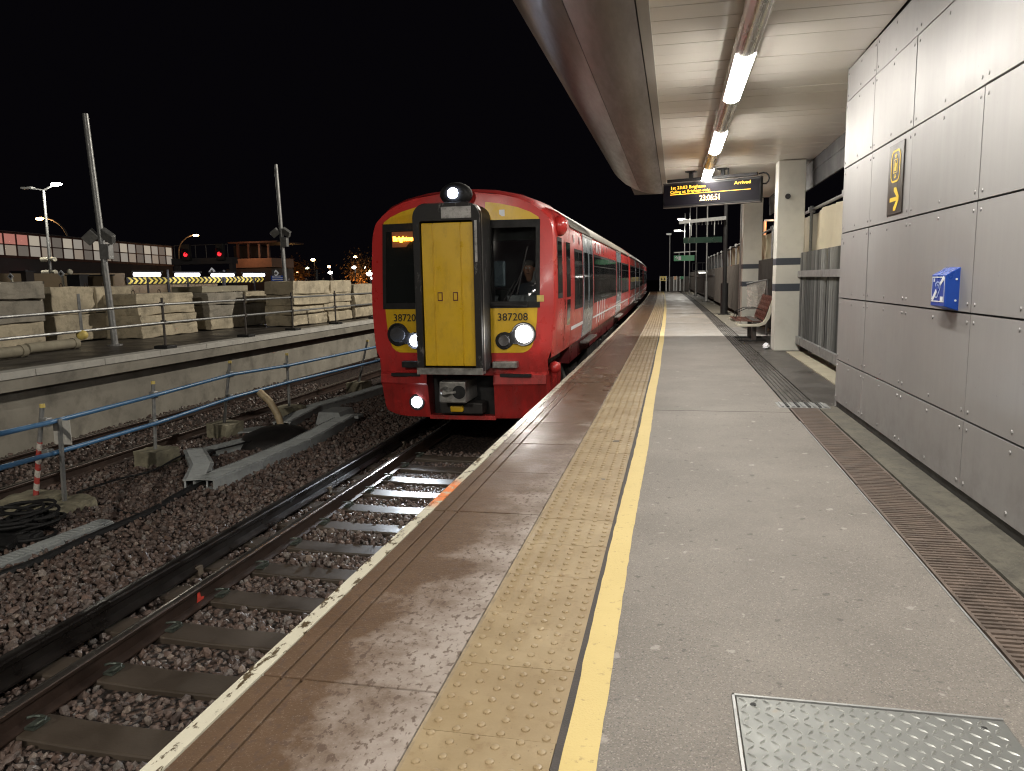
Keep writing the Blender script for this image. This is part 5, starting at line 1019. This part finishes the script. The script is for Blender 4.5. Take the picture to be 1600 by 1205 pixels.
g = G(); g.tube([(0, yl_-10, .42), (0, yl_-10, 1.2)], .026, 8); g.build('hanging_post', MT['galv'], sr, smooth=True); g = G(); g.sphere((0, yl_-10, .46), .10, 10, 7, (1., 1., .9)); g.build('yellow_cap', MT['yellow_board'], sr, smooth=True)
# ================================================================ blue tube barrier between the tracks
bf = thing('tube_barrier', 'blue plastic tube barrier on steel posts between the tracks', 'barrier', (-7.6, 7.0, ZB)); ZG = ZB
feet = [onz(56, 775, ZG+.22), onz(243, 705, ZG+.2), onz(350, 663, ZG+.2), onz(452, 637, ZG+.2), onz(560, 602, ZG+.15)]
tops = [(66, 633), (239, 597), (359, 565), (448, 553), (574, 532)]
bl = [(40, 85, 745, 790), (221, 272), (322, 373), (436, 471), (555, 580)]
up = [(0, 674), (72, 660), (240, 617), (359, 585), (448, 571), (590, 541)]; lo = [(0, 731), (75, 709), (240, 661), (359, 621), (448, 597), (590, 563)]
O = bf.location; fpos = []
MT['redwhite'] = None
m = N('red_white_banded_tube'); p = m.pos(obj=True); s_ = m.math('FRACT', m.math('ADD', m.math('MULTIPLY', m.sep(p, 2), 5.5), m.math('MULTIPLY', m.sep(p, 0), 4.))); c = m.mix(m.math('GREATER_THAN', s_, .5), (.42, .05, .04), (.55, .52, .47)); c = m.mix(m.ramp(m.noise(25, 5, .7, p), (.5, 0.), (.65, .6)), c, (.2, .18, .16)); m.set('Base Color', c); m.set('Roughness', .55); MT['redwhite'] = m.m
lb_ = ['banded barrier foot nearest the camera', 'second', 'third', 'fourth', 'fifth']; WD = ['nearest', 'second', 'third', 'fourth', 'farthest']
for i, f_ in enumerate(feet):
    ht = ony(tops[i][0], tops[i][1], f_.y).z-f_.z; q_ = f_-O; fpos.append(f_)
    t = tag(rough_box(G(), -.30 if i == 0 else -.22, .22, -.20, .24, 0, .26, rk, .012).build('footing_block', MT['foot_block'], None, bevel=.012, loc=(f_.x, f_.y, ZG-.03), rz=rk.uniform(-.25, .1)), f'{WD[i]} concrete foot block under a post of the blue tube barrier', 'block', 'feet of the blue tube barrier')
    g = G(); tp = ony(tops[i][0], tops[i][1], f_.y)-O; g.tube([q_, (q_*.45+tp*.55) , tp], .026, 10); g.build('post', MT['galv'], bf, smooth=True)
    if i == 0: g = G(); g.tube([(0, 0, 0), ((tp-q_)*.60)], .030, 10); g.build('banded_sleeve', MT['redwhite'], bf, smooth=True, loc=q_)
    g = G(); g.tube([tp-Vector((0, 0, .03)), tp+Vector((0, 0, .012))], .029, 10); g.build('post_cap', MT['yellow_board'], bf, smooth=True)
    for P in (up, lo):
        c = ony(*P[i+1], f_.y)-O; g = G(); g.box(c.x-.045, c.x+.045, c.y-.045, c.y+.045, c.z-.05, c.z+.05); g.build('coupler', MT['galv'], bf, bevel=.008)
for P in (up, lo):
    pts = [ony(P[0][0]-90, P[0][1]+22, feet[0].y-2.2)-O]+[ony(*P[i+1], feet[i].y)-O for i in range(5)]
    pts = [v+Vector((.055, -.02, 0)) for v in pts]; pts.append(pts[-1]+(pts[-1]-pts[-2])*1.5)
    for a, b in zip(pts[:-1], pts[1:]): g = G(); g.tube([a, b], .028, 12); g.build('blue_tube', MT['blue_tube'], bf, smooth=True)
# small angle post with a white plate in its own foot
f_ = onz(101, 785, ZG+.12); t = thing('plate_post', 'steel angle post carrying a small white plate beside the banded post', 'sign', (f_.x, f_.y, ZG+.1)); tp = ony(93, 655, f_.y)-t.location; g = G(); g.bar((0, 0, 0), tp, .045, .03); g.build('angle_post', MT['galv'], t); g = G(); g.box(tp.x-.12, tp.x+.11, .02, .03, tp.z-.30, tp.z-.02); g.build('plate', MT['far_cop'], t)
tag(rough_box(G(), -.16, .18, -.30, .28, 0, .17, rk, .015).build('footing_block', MT['foot_block'], None, bevel=.01, loc=(f_.x, f_.y, ZG-.03), rz=-.3), 'low broken concrete foot under the white plate post', 'block')
# ================================================================ cable troughs, ducts and cables
def trough(name, pts, w, h, label, lidm='grp', group='cable troughs in the ballast', lids=.5):
    t = thing(name, label, 'trough', (pts[0][0], pts[0][1], ZG), 0, group); o = Vector(t.location)
    for a, b in zip(pts[:-1], pts[1:]):
        a = Vector((*a, 0)); b = Vector((*b, 0)); a.z = b.z = 0; A = a-Vector((o.x, o.y, 0)); Bv = b-Vector((o.x, o.y, 0)); d = (Bv-A); L = d.length; d.normalize(); n = Vector((-d.y, d.x, 0))
        for s in (-1, 1): g = G(); g.bar(A+n*(s*w/2)+Vector((0, 0, h/2)), Bv+n*(s*w/2)+Vector((0, 0, h/2)), .022, h); g.build('side_wall', MT[lidm], t)
        g = G(); g.bar(A+Vector((0, 0, .015)), Bv+Vector((0, 0, .015)), w, .02); g.build('base', MT[lidm], t)
        k = 0.0
        while k < L-.05:
            e = min(k+lids, L)-.02; g = G(); P = A+d*k; Q = A+d*e; g.bar(P+Vector((0, 0, h+.012)), Q+Vector((0, 0, h+.012)), w+.05, .022)
            for r_ in range(int(lids/.06)): c = P+(Q-P)*((r_+.5)/int(lids/.06)); g.bar(c-n*(w*.42)+Vector((0, 0, h+.024)), c+n*(w*.42)+Vector((0, 0, h+.026)), .016, .014)
            g.build('lid', MT[lidm], t, bevel=.003).rotation_euler = (0, 0, rk.uniform(-.004, .004)); k += lids
    return t
Z2 = lambda x, y, z=ZG+.12: onz(x, y, z).xy
trough('cable_trough', [Z2(318, 752), Z2(395, 722), Z2(470, 690), Z2(545, 650)], .30, .13, 'grey lidded cable trough running from the open end towards the train')
trough('cable_trough', [Z2(306, 752), Z2(316, 728), Z2(304, 704)], .26, .13, 'short grey cable trough branching back from the open trough end')
trough('cable_trough', [Z2(330, 700), Z2(400, 683)], .24, .10, 'half buried trough length behind the trough branch', lids=.9)
trough('cable_trough', [Z2(440, 662), Z2(490, 636), Z2(540, 622), Z2(600, 604)], .28, .13, 'long grey cable trough passing behind the bent duct')
trough('cable_trough', [Z2(-20, 888, ZG+.05), Z2(90, 845, ZG+.05), Z2(168, 815, ZG+.05)], .16, .05, 'pale green grey trough lids at the left picture edge')
t = tag(rough_box(G(), -.3, .3, -.2, .2, 0, .03, rk, .006).build('loose_lid', MT['grp'], None, loc=(*Z2(400, 665), ZG+.03), rz=.5), 'loose grey trough lid lying by the third foot block', 'lid')
t = thing('junction_cover', 'grey angled trough cover near the front of the train', 'cover', (*Z2(525, 650), ZG)); g = G(); g.prism([(-.28, 0), (.28, 0), (.2, .24), (-.2, .24)], 'y', -.3, .3); g.build('cover', MT['grp'], t, bevel=.01); g = G(); g.box(.0, .5, -.12, .12, .1, .15); g.build('flap', MT['grp'], t)
d0 = onz(440, 668, ZG+.05); P = [d0, ony(434, 648, d0.y), ony(422, 628, d0.y), ony(405, 612, d0.y)]; t = thing('bent_duct', 'cream bent duct pipe sticking up out of the ballast', 'pipe', d0); g = G(); pts = [Vector(v)-d0 for v in P]; cv = []
for i in range(13):
    k = i/12*3; a = min(int(k), 2); cv.append(pts[a]+(pts[a+1]-pts[a])*(k-a))
g.tube(cv, .062, 12, False); g.build('duct', MT['duct'], t, smooth=True); g = G()
for a, b in zip(cv[1:-1:2], cv[2::2]): g.tube([a, a+(b-a)*.35], .066, 12, False)
g.build('duct_ribs', MT['duct'], t, smooth=True)
d1 = onz(430, 690, ZG); t = thing('spoil_heap', 'dark sheet covered mound beside the bent duct', 'mound', d1); g = G(); rings = []
for j in range(6):
    a = j/5*PI/2; rings.append([(.52*math.cos(a)*math.cos(2*PI*i/16)*(1+rk.uniform(-.06, .06)), .75*math.cos(a)*math.sin(2*PI*i/16)*(1+rk.uniform(-.06, .06)), .24*math.sin(a)+.02) for i in range(16)])
g.loft(rings, closed=True); g.build('cover_sheet', MT['under'], t, smooth=True)
def cable(pts, r, label, z=None):
    P = [onz(x, y, (ZG+.03 if z is None else z)) for x, y in pts]; o = P[0].copy(); Q = []
    for i in range(len(P)-1):
        p0 = P[max(i-1, 0)]; p1 = P[i]; p2 = P[i+1]; p3 = P[min(i+2, len(P)-1)]
        for k in range(6):
            t_ = k/6; Q.append(.5*((2*p1)+(p2-p0)*t_+(2*p0-5*p1+4*p2-p3)*t_**2+(3*p1-p0-3*p2+p3)*t_**3))
    Q.append(P[-1]); g = G(); g.tube([v-o for v in Q], r, 8); return tag(g.build('cable', MT['rubber'], None, smooth=True, loc=o), label, 'cable', 'black cables on the ballast')
cable([(-15, 905), (60, 877), (130, 845), (200, 815), (240, 797), (290, 768), (330, 752)], .045, 'thick black cable running along the ballast into the trough end')
cable([(140, 790), (165, 787), (190, 800), (220, 803), (250, 795)], .016, 'thin black cable looping from the white plate post foot')
cable([(120, 770), (180, 750), (240, 735), (285, 712), (330, 705), (400, 686), (425, 668), (450, 672), (466, 690)], .014, 'thin black cable snaking over the trough branch and mound', ZG+.14)
t = thing('cable_coil', 'tangled heap of black cable at the left picture edge', 'cable', (*Z2(35, 828, ZG+.05), ZG))
for k in range(15):
    r_ = rk.uniform(.18, .42); g = G(); c = Vector((rk.uniform(-.15, .15), rk.uniform(-.15, .15), .03+.016*k)); tl = rk.uniform(-.22, .22)
    g.tube([c+Vector((r_*math.cos(a), r_*.7*math.sin(a), tl*r_*math.cos(a+k))) for a in [2*PI*i/20 for i in range(21)]], .017, 6); g.build('coil', MT['rubber'], t, smooth=True)
tag(rough_box(G(), -.25, .25, -.2, .2, 0, .1, rk, .03).build('rubber_mat', MT['rubber'], None, bevel=.03, loc=(*Z2(5, 850, ZG), ZG)), 'black rubber piece lying below the cable heap', 'mat')
# ================================================================ hoarding with chevrons and tube lights
YH = 30.0; a = ony(198, 439, YH); b = ony(411, 440, YH+7); dirv = (b-a); dirv.z = 0; LH = dirv.length; rzh = math.atan2(dirv.y, dirv.x)
ho = thing('site_hoarding', 'timber site hoarding with black and yellow chevron strip', 'hoarding', (a.x, a.y, 0), rzh)
zc0 = a.z; MT['chev_y'] = mat('chevron_yellow', (.72, .58, .10), .5, var=.08); MT['hoard'] = mat('hoarding_ply', (.22, .165, .10), .75, var=.25, sc=.8)
g = G(); g.box(0, LH, .02, .06, zc0-.16, zc0+.16); g.build('chevron_board', MT['black'], ho)
nC = 31
for k in range(nC):
    x = (k+.25)*LH/nC; w = LH/nC*.5; h_ = .145
    for s in (1, -1): g = G(); g.prism([(x, zc0+s*h_), (x+w, zc0+s*h_), (x+w+.15, zc0), (x+.15, zc0)], 'y', .017, .0195); g.build('chevron', MT['chev_y'], ho)
for k in range(7): g = G(); g.box(-4+k*LH/6+.01, -4+(k+1)*LH/6-.01, .07, .1, 0, zc0-.17); g.build('ply_panel', MT['hoard'], ho)
for k in range(6): g = G(); g.box(-4.2+k*3.1, -4.1+k*3.1, -.0, .06, 0, zc0+.5); g.build('hoarding_post', MT['beam_grey'], ho)
g = G(); g.box(-5.2, .0, .11, .15, .3, zc0+.35); g.build('ply_panel', MT['hoard'], ho)
def tube_lamp(px, py, dpt):
    p = ony(px, py, dpt); t = thing('tube_lamp', f'{tl_n.pop(0)} glowing white tube light above the chevron strip', 'light', p, rzh, 'tube lights above the hoarding'); g = G(); g.tube([(-.62, 0, 0), (.62, 0, 0)], .085, 10); g.build('lit_tube', emit('tube_white', (.93, .90, 1.), 5), t, smooth=True)
    g = G(); g.box(-.75, .75, -.05, .05, .09, .16); g.build('housing', MT['beam_grey'], t); g = G(); g.box(-.03, .03, -.02, .05, -p.z+.02, .1); g.build('bracket_post', MT['beam_grey'], t); point('tube_light', t, (0, -.9, .1), 2.5, (.93, .90, 1.), .3)
tl_n = ['leftmost', 'second', 'third', 'rightmost']
for i, (x, y_) in enumerate(((230, 429), (293, 429.5), (348, 430), (397, 430))): tube_lamp(x, y_, YH-.6+7*(x-198)/213)
# ================================================================ footbridge, station building, signals, lamps
MT['bridge'] = mat('dark_red_brown_steel', (.06, .025, .02), .5, .2, var=.3); MT['bridge_d'] = mat('bridge_underside', (.03, .026, .028), .7, var=.3)
def lit(name, c, s): return emit(name, c, s, mul(c, .3))
LP_ = [lit('lit_pane_cream', (.66, .58,   .46), .28), lit('lit_pane_grey', (.54, .49, .42), .24), lit('lit_pane_warm', (.58, .48, .38), .20), lit('lit_pane_red', (.75, .30, .24), .24), lit('lit_pane_dim', (.40, .35, .30), .13)]
y0b, y1b = 36.0, 56.0; A = ony(-40, 360, y0b); Bq = ony(268, 387, y1b); Al = ony(-40, 397, y0b); Bl = ony(268, 414, y1b)
zt1, zb1 = A.z, Al.z; dv = Vector((Bq.x-A.x, Bq.y-A.y, 0)); LB = dv.length; rb_ = math.atan2(dv.y, dv.x); zt2, zb2 = Bq.z, Bl.z
br = thing('footbridge', 'lit glazed footbridge crossing behind the yard on the left', 'bridge', (A.x, A.y, 0), rb_)
nP = 20
for k in range(nP):
    t0, t1 = k/nP, (k+1)/nP; x0, x1 = t0*LB, t1*LB
    for (za, zb3, zc3, zd) in ((.02, .48, .02, .48), (.52, .98, .52, .98)):
        h0 = zb1+(zb2-zb1)*t0; H0_ = (zt1-zb1)+((zt2-zb2)-(zt1-zb1))*t0; h1 = zb1+(zb2-zb1)*t1; H1_ = (zt1-zb1)+((zt2-zb2)-(zt1-zb1))*t1
        ins = .04*(x1-x0); g = G(); g.add([(x0+ins, 0, h0+H0_*za), (x1-ins, 0, h1+H1_*za), (x1-ins, 0, h1+H1_*zb3), (x0+ins, 0, h0+H0_*zb3), (x0+ins, .05, h0+H0_*za), (x1-ins, .05, h1+H1_*za), (x1-ins, .05, h1+H1_*zb3), (x0+ins, .05, h0+H0_*zb3)], [(0,1,2,3), (7,6,5,4), (0,4,5,1), (3,2,6,7)])
        mm = LP_[3] if (k < 4 and za > .3) else LP_[(k*7+int(za*10)) % 3 if k % 3 else 4]; g.build('glass_pane', mm, br)
def beam(nm, f0, f1, y0, y1, m_):
    g = G(); g.add([(x, y_, zb1+(zb2-zb1)*t_+((zt1-zb1)+((zt2-zb2)-(zt1-zb1))*t_)*f_) for x, t_ in ((0, 0), (LB, 1)) for y_ in (y0, y1) for f_ in (f0, f1)], [(0,1,3,2), (4,6,7,5), (0,4,5,1), (2,3,7,6), (0,2,6,4), (1,5,7,3)]); g.build(nm, m_, br)
beam('top_chord', .98, 1.06, -.06, .3, MT['bridge']); beam('mid_rail', .475, .525, -.05, .04, MT['bridge']); beam('deck_beam', -.10, .02, -.06, 2.5, MT['bridge']); beam('girder', -.85, -.10, .0, 2.4, MT['bridge_d']); beam('roof', 1.06, 1.09, -.3, 2.8, MT['bridge_d']); beam('rear_wall', 0.0, 1.0, 2.3, 2.4, MT['bridge_d'])
for k in range(nP+1): t_ = k/nP; h0 = zb1+(zb2-zb1)*t_; H0_ = (zt1-zb1)+((zt2-zb2)-(zt1-zb1))*t_; g = G(); g.box(t_*LB-.035, t_*LB+.035, -.06, .06, h0-.05, h0+H0_); g.build('mullion', MT['bridge'], br)
for t_ in (.05, .95): g = G(); g.box(t_*LB-.3, t_*LB+.3, .5, 1.5, -1.5, zb1+(zb2-zb1)*t_-.1); g.build('bridge_pier', MT['bridge_d'], br)
def world_box(nm, px0, px1, py0, py1, y, dep, m_, par, zbase=None):
    a = ony(px0, py1, y); b = ony(px1, py0, y); g = G(); o = par.location; g.box(a.x-o.x, b.x-o.x, y-o.y, y+dep-o.y, (a.z if zbase is None else zbase)-o.z, b.z-o.z); return g.build(nm, m_, par)
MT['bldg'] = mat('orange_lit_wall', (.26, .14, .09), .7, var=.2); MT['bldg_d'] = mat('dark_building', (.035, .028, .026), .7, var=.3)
y = 62.0; p = ony(350, 415, y); sb = thing('station_building', 'small flat roofed building with open upper deck behind the signals', 'building', (p.x, y, 0))
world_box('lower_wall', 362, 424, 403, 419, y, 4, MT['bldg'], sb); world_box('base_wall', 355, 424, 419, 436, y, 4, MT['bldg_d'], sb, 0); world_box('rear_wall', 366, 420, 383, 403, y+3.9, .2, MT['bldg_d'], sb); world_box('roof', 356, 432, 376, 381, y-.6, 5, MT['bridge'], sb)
for x in (371, 388, 405, 419): world_box('roof_post', x-.8, x+.8, 381, 403, y, .2, MT['bridge'], sb)
point('deck_light', sb, (ony(380, 395, 60.6).x-p.x, -2.2, ony(380, 392, 60.6).z), 60, (1, .5, .25), .3)
# signals
for i, (x, y_, lb) in enumerate(((290, 398, 'left red railway signal on the dark gantry'), (343, 397, 'right red railway signal on the dark gantry'))):
    p = ony(x, y_, 50); t = thing('railway_signal', lb, 'signal', p, 0, 'red signals'); g = G(); g.box(-.32, .32, .0, .25, -.45, .75); g.build('backplate', MT['black'], t, bevel=.03); g = G(); g.disc((0, -.01, 0), .15, (0,-1,0), .05, 16); g.build('red_aspect', emit('signal_red', (1., .02, .03), 1.3), t); g = G(); g.tube([(0, .1, .24), (0, -.25, .22)], .2, 14, False); g.build('hood', MT['black'], t)
a = ony(268, 412, 50.3); b = ony(362, 408, 50.3); t = thing('signal_gantry', 'dark signal gantry carrying the two red signals', 'gantry', (a.x, 50.3, 0)); g = G(); g.box(0, b.x-a.x, 0, .8, a.z-.1, a.z+.35); g.build('walkway', MT['bridge_d'], t)
for x in (.2, b.x-a.x-.2): g = G(); g.box(x-.15, x+.15, .2, .6, -1.5, a.z); g.build('gantry_leg', MT['bridge_d'], t)
g = G()
for k in range(6): x = .3+k*(b.x-a.x-.6)/5; g.tube([(x, .05, a.z+.35), (x, .05, a.z+1.3)], .025, 6)
g.tube([(.3, .05, a.z+1.3), (b.x-a.x-.3, .05, a.z+1.3)], .025, 6); g.build('handrail', MT['galv_brown'], t)
p = ony(208, 579*0+437, 42); 
for (x, y_, dpt, lb, r_) in ((71, 437, 40, 'low red signal lamp behind the leftmost blocks', .16),): p = ony(x, y_, dpt); t = thing('ground_signal', lb, 'signal', p); g = G(); g.disc((0, 0, 0), r_, (0,-1,0), .05, 14); g.build('red_aspect', emit('signal_red_dim', (1., .03, .04), 3), t); g = G(); g.box(-.28, .28, .01, .2, -.35, .35); g.build('backplate', MT['black'], t); g = G(); g.box(-.04, .04, .05, .12, -p.z, -.3); g.build('signal_post', MT['black'], t)
# platform lamp post on the left with two heads, one lit
p = ony(80, 440, 33); t = thing('lamp_post', 'tall lamp post at the left with one lit head of two', 'lamp', (p.x, 33, 0)); tp = ony(68, 297, 33)-t.location; g = G(); g.tube([(0, 0, 0), tp], .09, 10, True, .06); g.build('shaft', MT['galv'], t, smooth=True)
hr = ony(88, 288, 32.6)-t.location; hl_ = ony(44, 294, 33)-t.location
g = G(); g.bar(tp, hr, .06); g.bar(tp, hl_, .06); g.build('arm', MT['galv'], t); g = G(); g.sphere(hr, .26, 12, 7, (1.15, .8, .32)); g.build('lit_head', emit('lamp_head', (1., .97, .85), 55), t, smooth=True); g = G(); g.box(hl_.x-.35, hl_.x+.3, hl_.y-.12, hl_.y+.12, hl_.z-.03, hl_.z+.05); g.build('unlit_head', MT['galv'], t); point('lamp_light', t, hr+Vector((0, -.2, -.35)), POST*.5, (1., .95, .82), .2)
# two lamp posts added to light the left side and the far platform
for (lx, ly, lz, en_, lb) in ((-5.2, -9.0, 8.5, 1950, 'added unseen lamp post between the tracks behind the viewer, outside the picture'), (2.02, 24.6, 10.2, 3700, 'tall lamp post added behind the far cream column to light the far platform')):
    t2 = thing('lamp_post', lb, 'lamp', (lx, ly, ZB)); g = G(); g.tube([(0, 0, 0), (0, 0, lz)], .09, 10, True, .06); g.build('shaft', MT['galv'], t2, smooth=True); g = G(); g.bar((0, 0, lz), (.6 if lx < 0 else -.6, 0, lz+.05), .06); g.build('arm', MT['galv'], t2); g = G(); g.sphere((.75 if lx < 0 else -.75, 0, lz), .26, 12, 7, (1.15, .8, .32)); g.build('lit_head', emit('lamp_head', (1., .95, .82), 55), t2, smooth=True); point('lamp_light', t2, (.75 if lx < 0 else -.75, 0, lz-.3), en_, (1., .92, .80), .2)
for z_, dx in ((ony(80, 405, 33).z, .28), (ony(80, 425, 33).z, .28)):
    for s in (-1, 1): g = G(); cx_ = tp.x*(z_/tp.z); g.tube([(cx_+s*.1, 0, z_), (cx_+s*.42, -.12, z_-.02)], .11, 10); g.build('camera', MT['bench_white'], t, smooth=True)
# sodium street lamps
def sodium(px, py, dpt, r_, lb, curve=1, en=60, post=True):
    p = ony(px, py, dpt); t = thing('street_lamp', lb, 'lamp', (p.x, dpt, 0), 0, 'street lamps in the distance'); g = G(); g.sphere((0, 0, p.z), r_, 10, 6, (1.6, .8, .5)); g.build('lit_head', emit('sodium', (1., .52, .16), 34), t, smooth=True)
    if post:
        w = curve*2.1; P = [(w, .1, -1.5), (w, .1, p.z-1.6)]+[(w*math.cos(k*PI/12), .1, p.z-1.6+1.68*math.sin(k*PI/12)) for k in range(1, 7)]+[(0, .05, p.z+.08)]; g = G(); g.tube(P, .07, 8); g.build('post', MT['galv_brown'], t, smooth=True)
    if en: point('lamp_light', t, (0, -.2, p.z-.3), en, (1., .5, .18), .2)
sodium(62, 342, 46, .20, 'orange street lamp on a curved arm left of the near leaning pole', 1, 150); sodium(306, 368, 66, .2, 'orange street lamp on a curved arm above the footbridge end', -1, 120)
sodium(0, 386, 40, .22, 'lamp glowing at the left picture edge below the footbridge', -1, 60)
fl = [(489, 406, 80, (1, .6, .25), .22), (555, 402, 95, (1, .6, .25), .25), (480, 419, 100, (.7, .8, .5), .2), (553, 418, 75, (1, .95, .8), .2), (514, 417, 90, (1, .5, .2), .2), (516, 426, 70, (1, .95, .9), .2), (570, 418, 95, (1, .8, .5), .2), (577, 428, 70, (1, 1, .95), .25), (583, 435, 60, (1, 1, 1), .18), (449, 421, 90, (.9, .7, .2), .14), (578, 423, 110, (1, .8, .3), .2), (465, 425, 90, (1, .4, .15), .15), (458, 430, 88, (1, .35, .12), .13)]
nm_ = ['high orange lamp right of the far leaning pole', 'high orange lamp above the glowing tree', 'small greenish distant lamp', 'white lamp left of the glowing tree', 'orange lamp on a short post in the middle distance', 'white lamp under the short orange post', 'pale lamp over the glowing tree', 'bright white lamp close to the train', 'white lamp just left of the train window line', 'tiny amber lamp by the far leaning pole', 'small yellow lamp right of the glowing tree', 'faint red orange glow right of the far pole', 'lower faint red orange glow right of the far pole']
for (x, y_, dpt, c, r_), lb in zip(fl, nm_):
    p = ony(x, y_, dpt); t = thing('distant_lamp', lb, 'lamp', (p.x, dpt, 0), 0, 'distant lamps'); g = G(); g.sphere((0, 0, p.z), r_, 8, 6, (1.2, 1, .7)); g.build('lit_head', emit('far_lamp', c, 16), t, smooth=True); g = G(); g.tube([(0, .3, -1.5), (0, .3, p.z)], .05, 6); g.build('post', MT['bridge_d'], t)
# glowing tree: trunk, limbs and leaf clumps lit orange from below
MT['leaf'] = mat('autumn_leaves', (.16, .075, .02), .7, var=.5, sc=1.5); MT['bark'] = mat('bark', (.06, .045, .03), .85, var=.3)
def tree(px, py, dpt, h, w, lb, en, seed):
    p = ony(px, py, dpt); t = thing('tree', lb, 'tree', (p.x, dpt, -1.5)); r = random.Random(seed); g = G(); top = p.z+1.5+h*.6; g.tube([(0, 0, 0), (.1, 0, top*.4), (0, .1, top*.8)], .25, 8, True, .08)
    for k in range(7): a = r.uniform(0, 6.28); g.tube([(0, 0, top*.45+k*.25), (w*.4*math.cos(a), w*.4*math.sin(a), top*.65+k*.3)], .07, 6, True, .03)
    g.build('trunk', MT['bark'], t, smooth=True); g = G()
    for k in range(1500):
        a, b, c = r.gauss(0, .45), r.gauss(0, .45), r.gauss(0, .4); q_ = Vector((a*w*.6, b*w*.6, top*.72+c*h*.6)); n = Vector((r.uniform(-1, 1), r.uniform(-1, 1), r.uniform(-1, 1))).normalized(); u = n.orthogonal().normalized()*.13; v = n.cross(u); g.add([q_-u, q_+v*.6, q_+u, q_-v*.6], [(0, 1, 2, 3)])
    stuff(g.build('crown', MT['leaf'], t)); 
    if en: point('tree_uplight', t, (.6, -1.6, top*.45), en, (1., .5, .15), .2)
tree(561, 426, 78, 3.2, 2.6, 'autumn tree glowing orange under a street lamp left of the train', 140, 5); tree(458, 427, 86, 3.0, 4.5, 'dim reddish tree right of the far leaning pole', 60, 8)
# small signs and clutter behind the blocks
def diamond(px, py, dpt, s, lb, lean=.0):
    p = ony(px, py, dpt); t = thing('diamond_sign', lb, 'sign', p, 0, 'white diamond signs'); g = G(); g.prism([(0, s), (s, 0), (0, -s), (-s, 0)], 'y', 0, .03); g.build('plate', MT['white_print'], t); g = G(); g.bar((0, .05, -s*.5), (lean, .05, -p.z), .06); g.build('post', MT['bench_white'], t); g = G(); g.prism([(0, s*.5), (s*.5, 0), (0, -s*.5), (-s*.5, 0)], 'y', -.004, -.001); g.build('symbol', MT['galv_brown'], t)
diamond(16, 432, 24, .13, 'white diamond sign above the leftmost block stack', .12); diamond(95, 428, 24, .14, 'white diamond sign right of the tall lamp post', .1); diamond(331, 424, 36, .2, 'white diamond sign over the chevron strip'); diamond(431, 427, 40, .2, 'white diamond sign left of the far leaning pole')
p = ony(109, 425, 25); t = thing('site_camera', 'white dome camera on a dark post behind the blocks', 'camera', (p.x, 25, 0)); g = G(); g.sphere((0, 0, p.z), .11, 10, 7); g.build('dome', MT['bench_white'], t, smooth=True); g = G(); g.tube([(0, 0, 0), (0, 0, p.z-.08)], .05, 8); g.build('post', MT['beam_grey'], t)
p = ony(435, 434, 34); t = thing('blue_sign', 'small blue notice below the diamond sign at the far pole', 'sign', (p.x, 34, 0)); g = G(); g.box(-.4, .4, 0, .04, p.z-.16, p.z+.1); g.build('panel', MT['blue_box'], t); g = G(); g.box(-.04, .04, .05, .1, 0, p.z); g.build('post', MT['beam_grey'], t)
for k in range(3): g = G(); g.box(-.33, .33-.1*k, -.006, -.001, p.z-.10+.08*k, p.z-.07+.08*k); g.build('print_line', MT['white_print'], t)
for i, (x0, x1, y0, y1, dpt, m_, lb) in enumerate(((106, 124, 431, 455, 24, 'beam_grey', 'grey cabinet standing behind the broad block stack'), (124, 176, 431, 455, 25, 'hoard', 'plywood screen standing behind the broad block stack'), (20, 40, 425, 455, 26, 'bldg_d', 'dark cabinet behind the leftmost stack'))):
    a = ony(x0, y1, dpt); b = ony(x1, y0, dpt); t = thing('yard_screen' if i else 'cabinet', lb, 'screen' if i == 1 else 'cabinet', ((a.x+b.x)/2, dpt, 0)); w = (b.x-a.x)/2; g = G(); g.box(-w, w, 0, .4 if i != 1 else .05, 0, b.z); g.build('body', MT[m_], t, bevel=.01); g = G(); g.box(-w-.03, w+.03, -.03, .45 if i != 1 else .08, b.z+.001, b.z+.05); g.build('top', MT['beam_grey'], t)
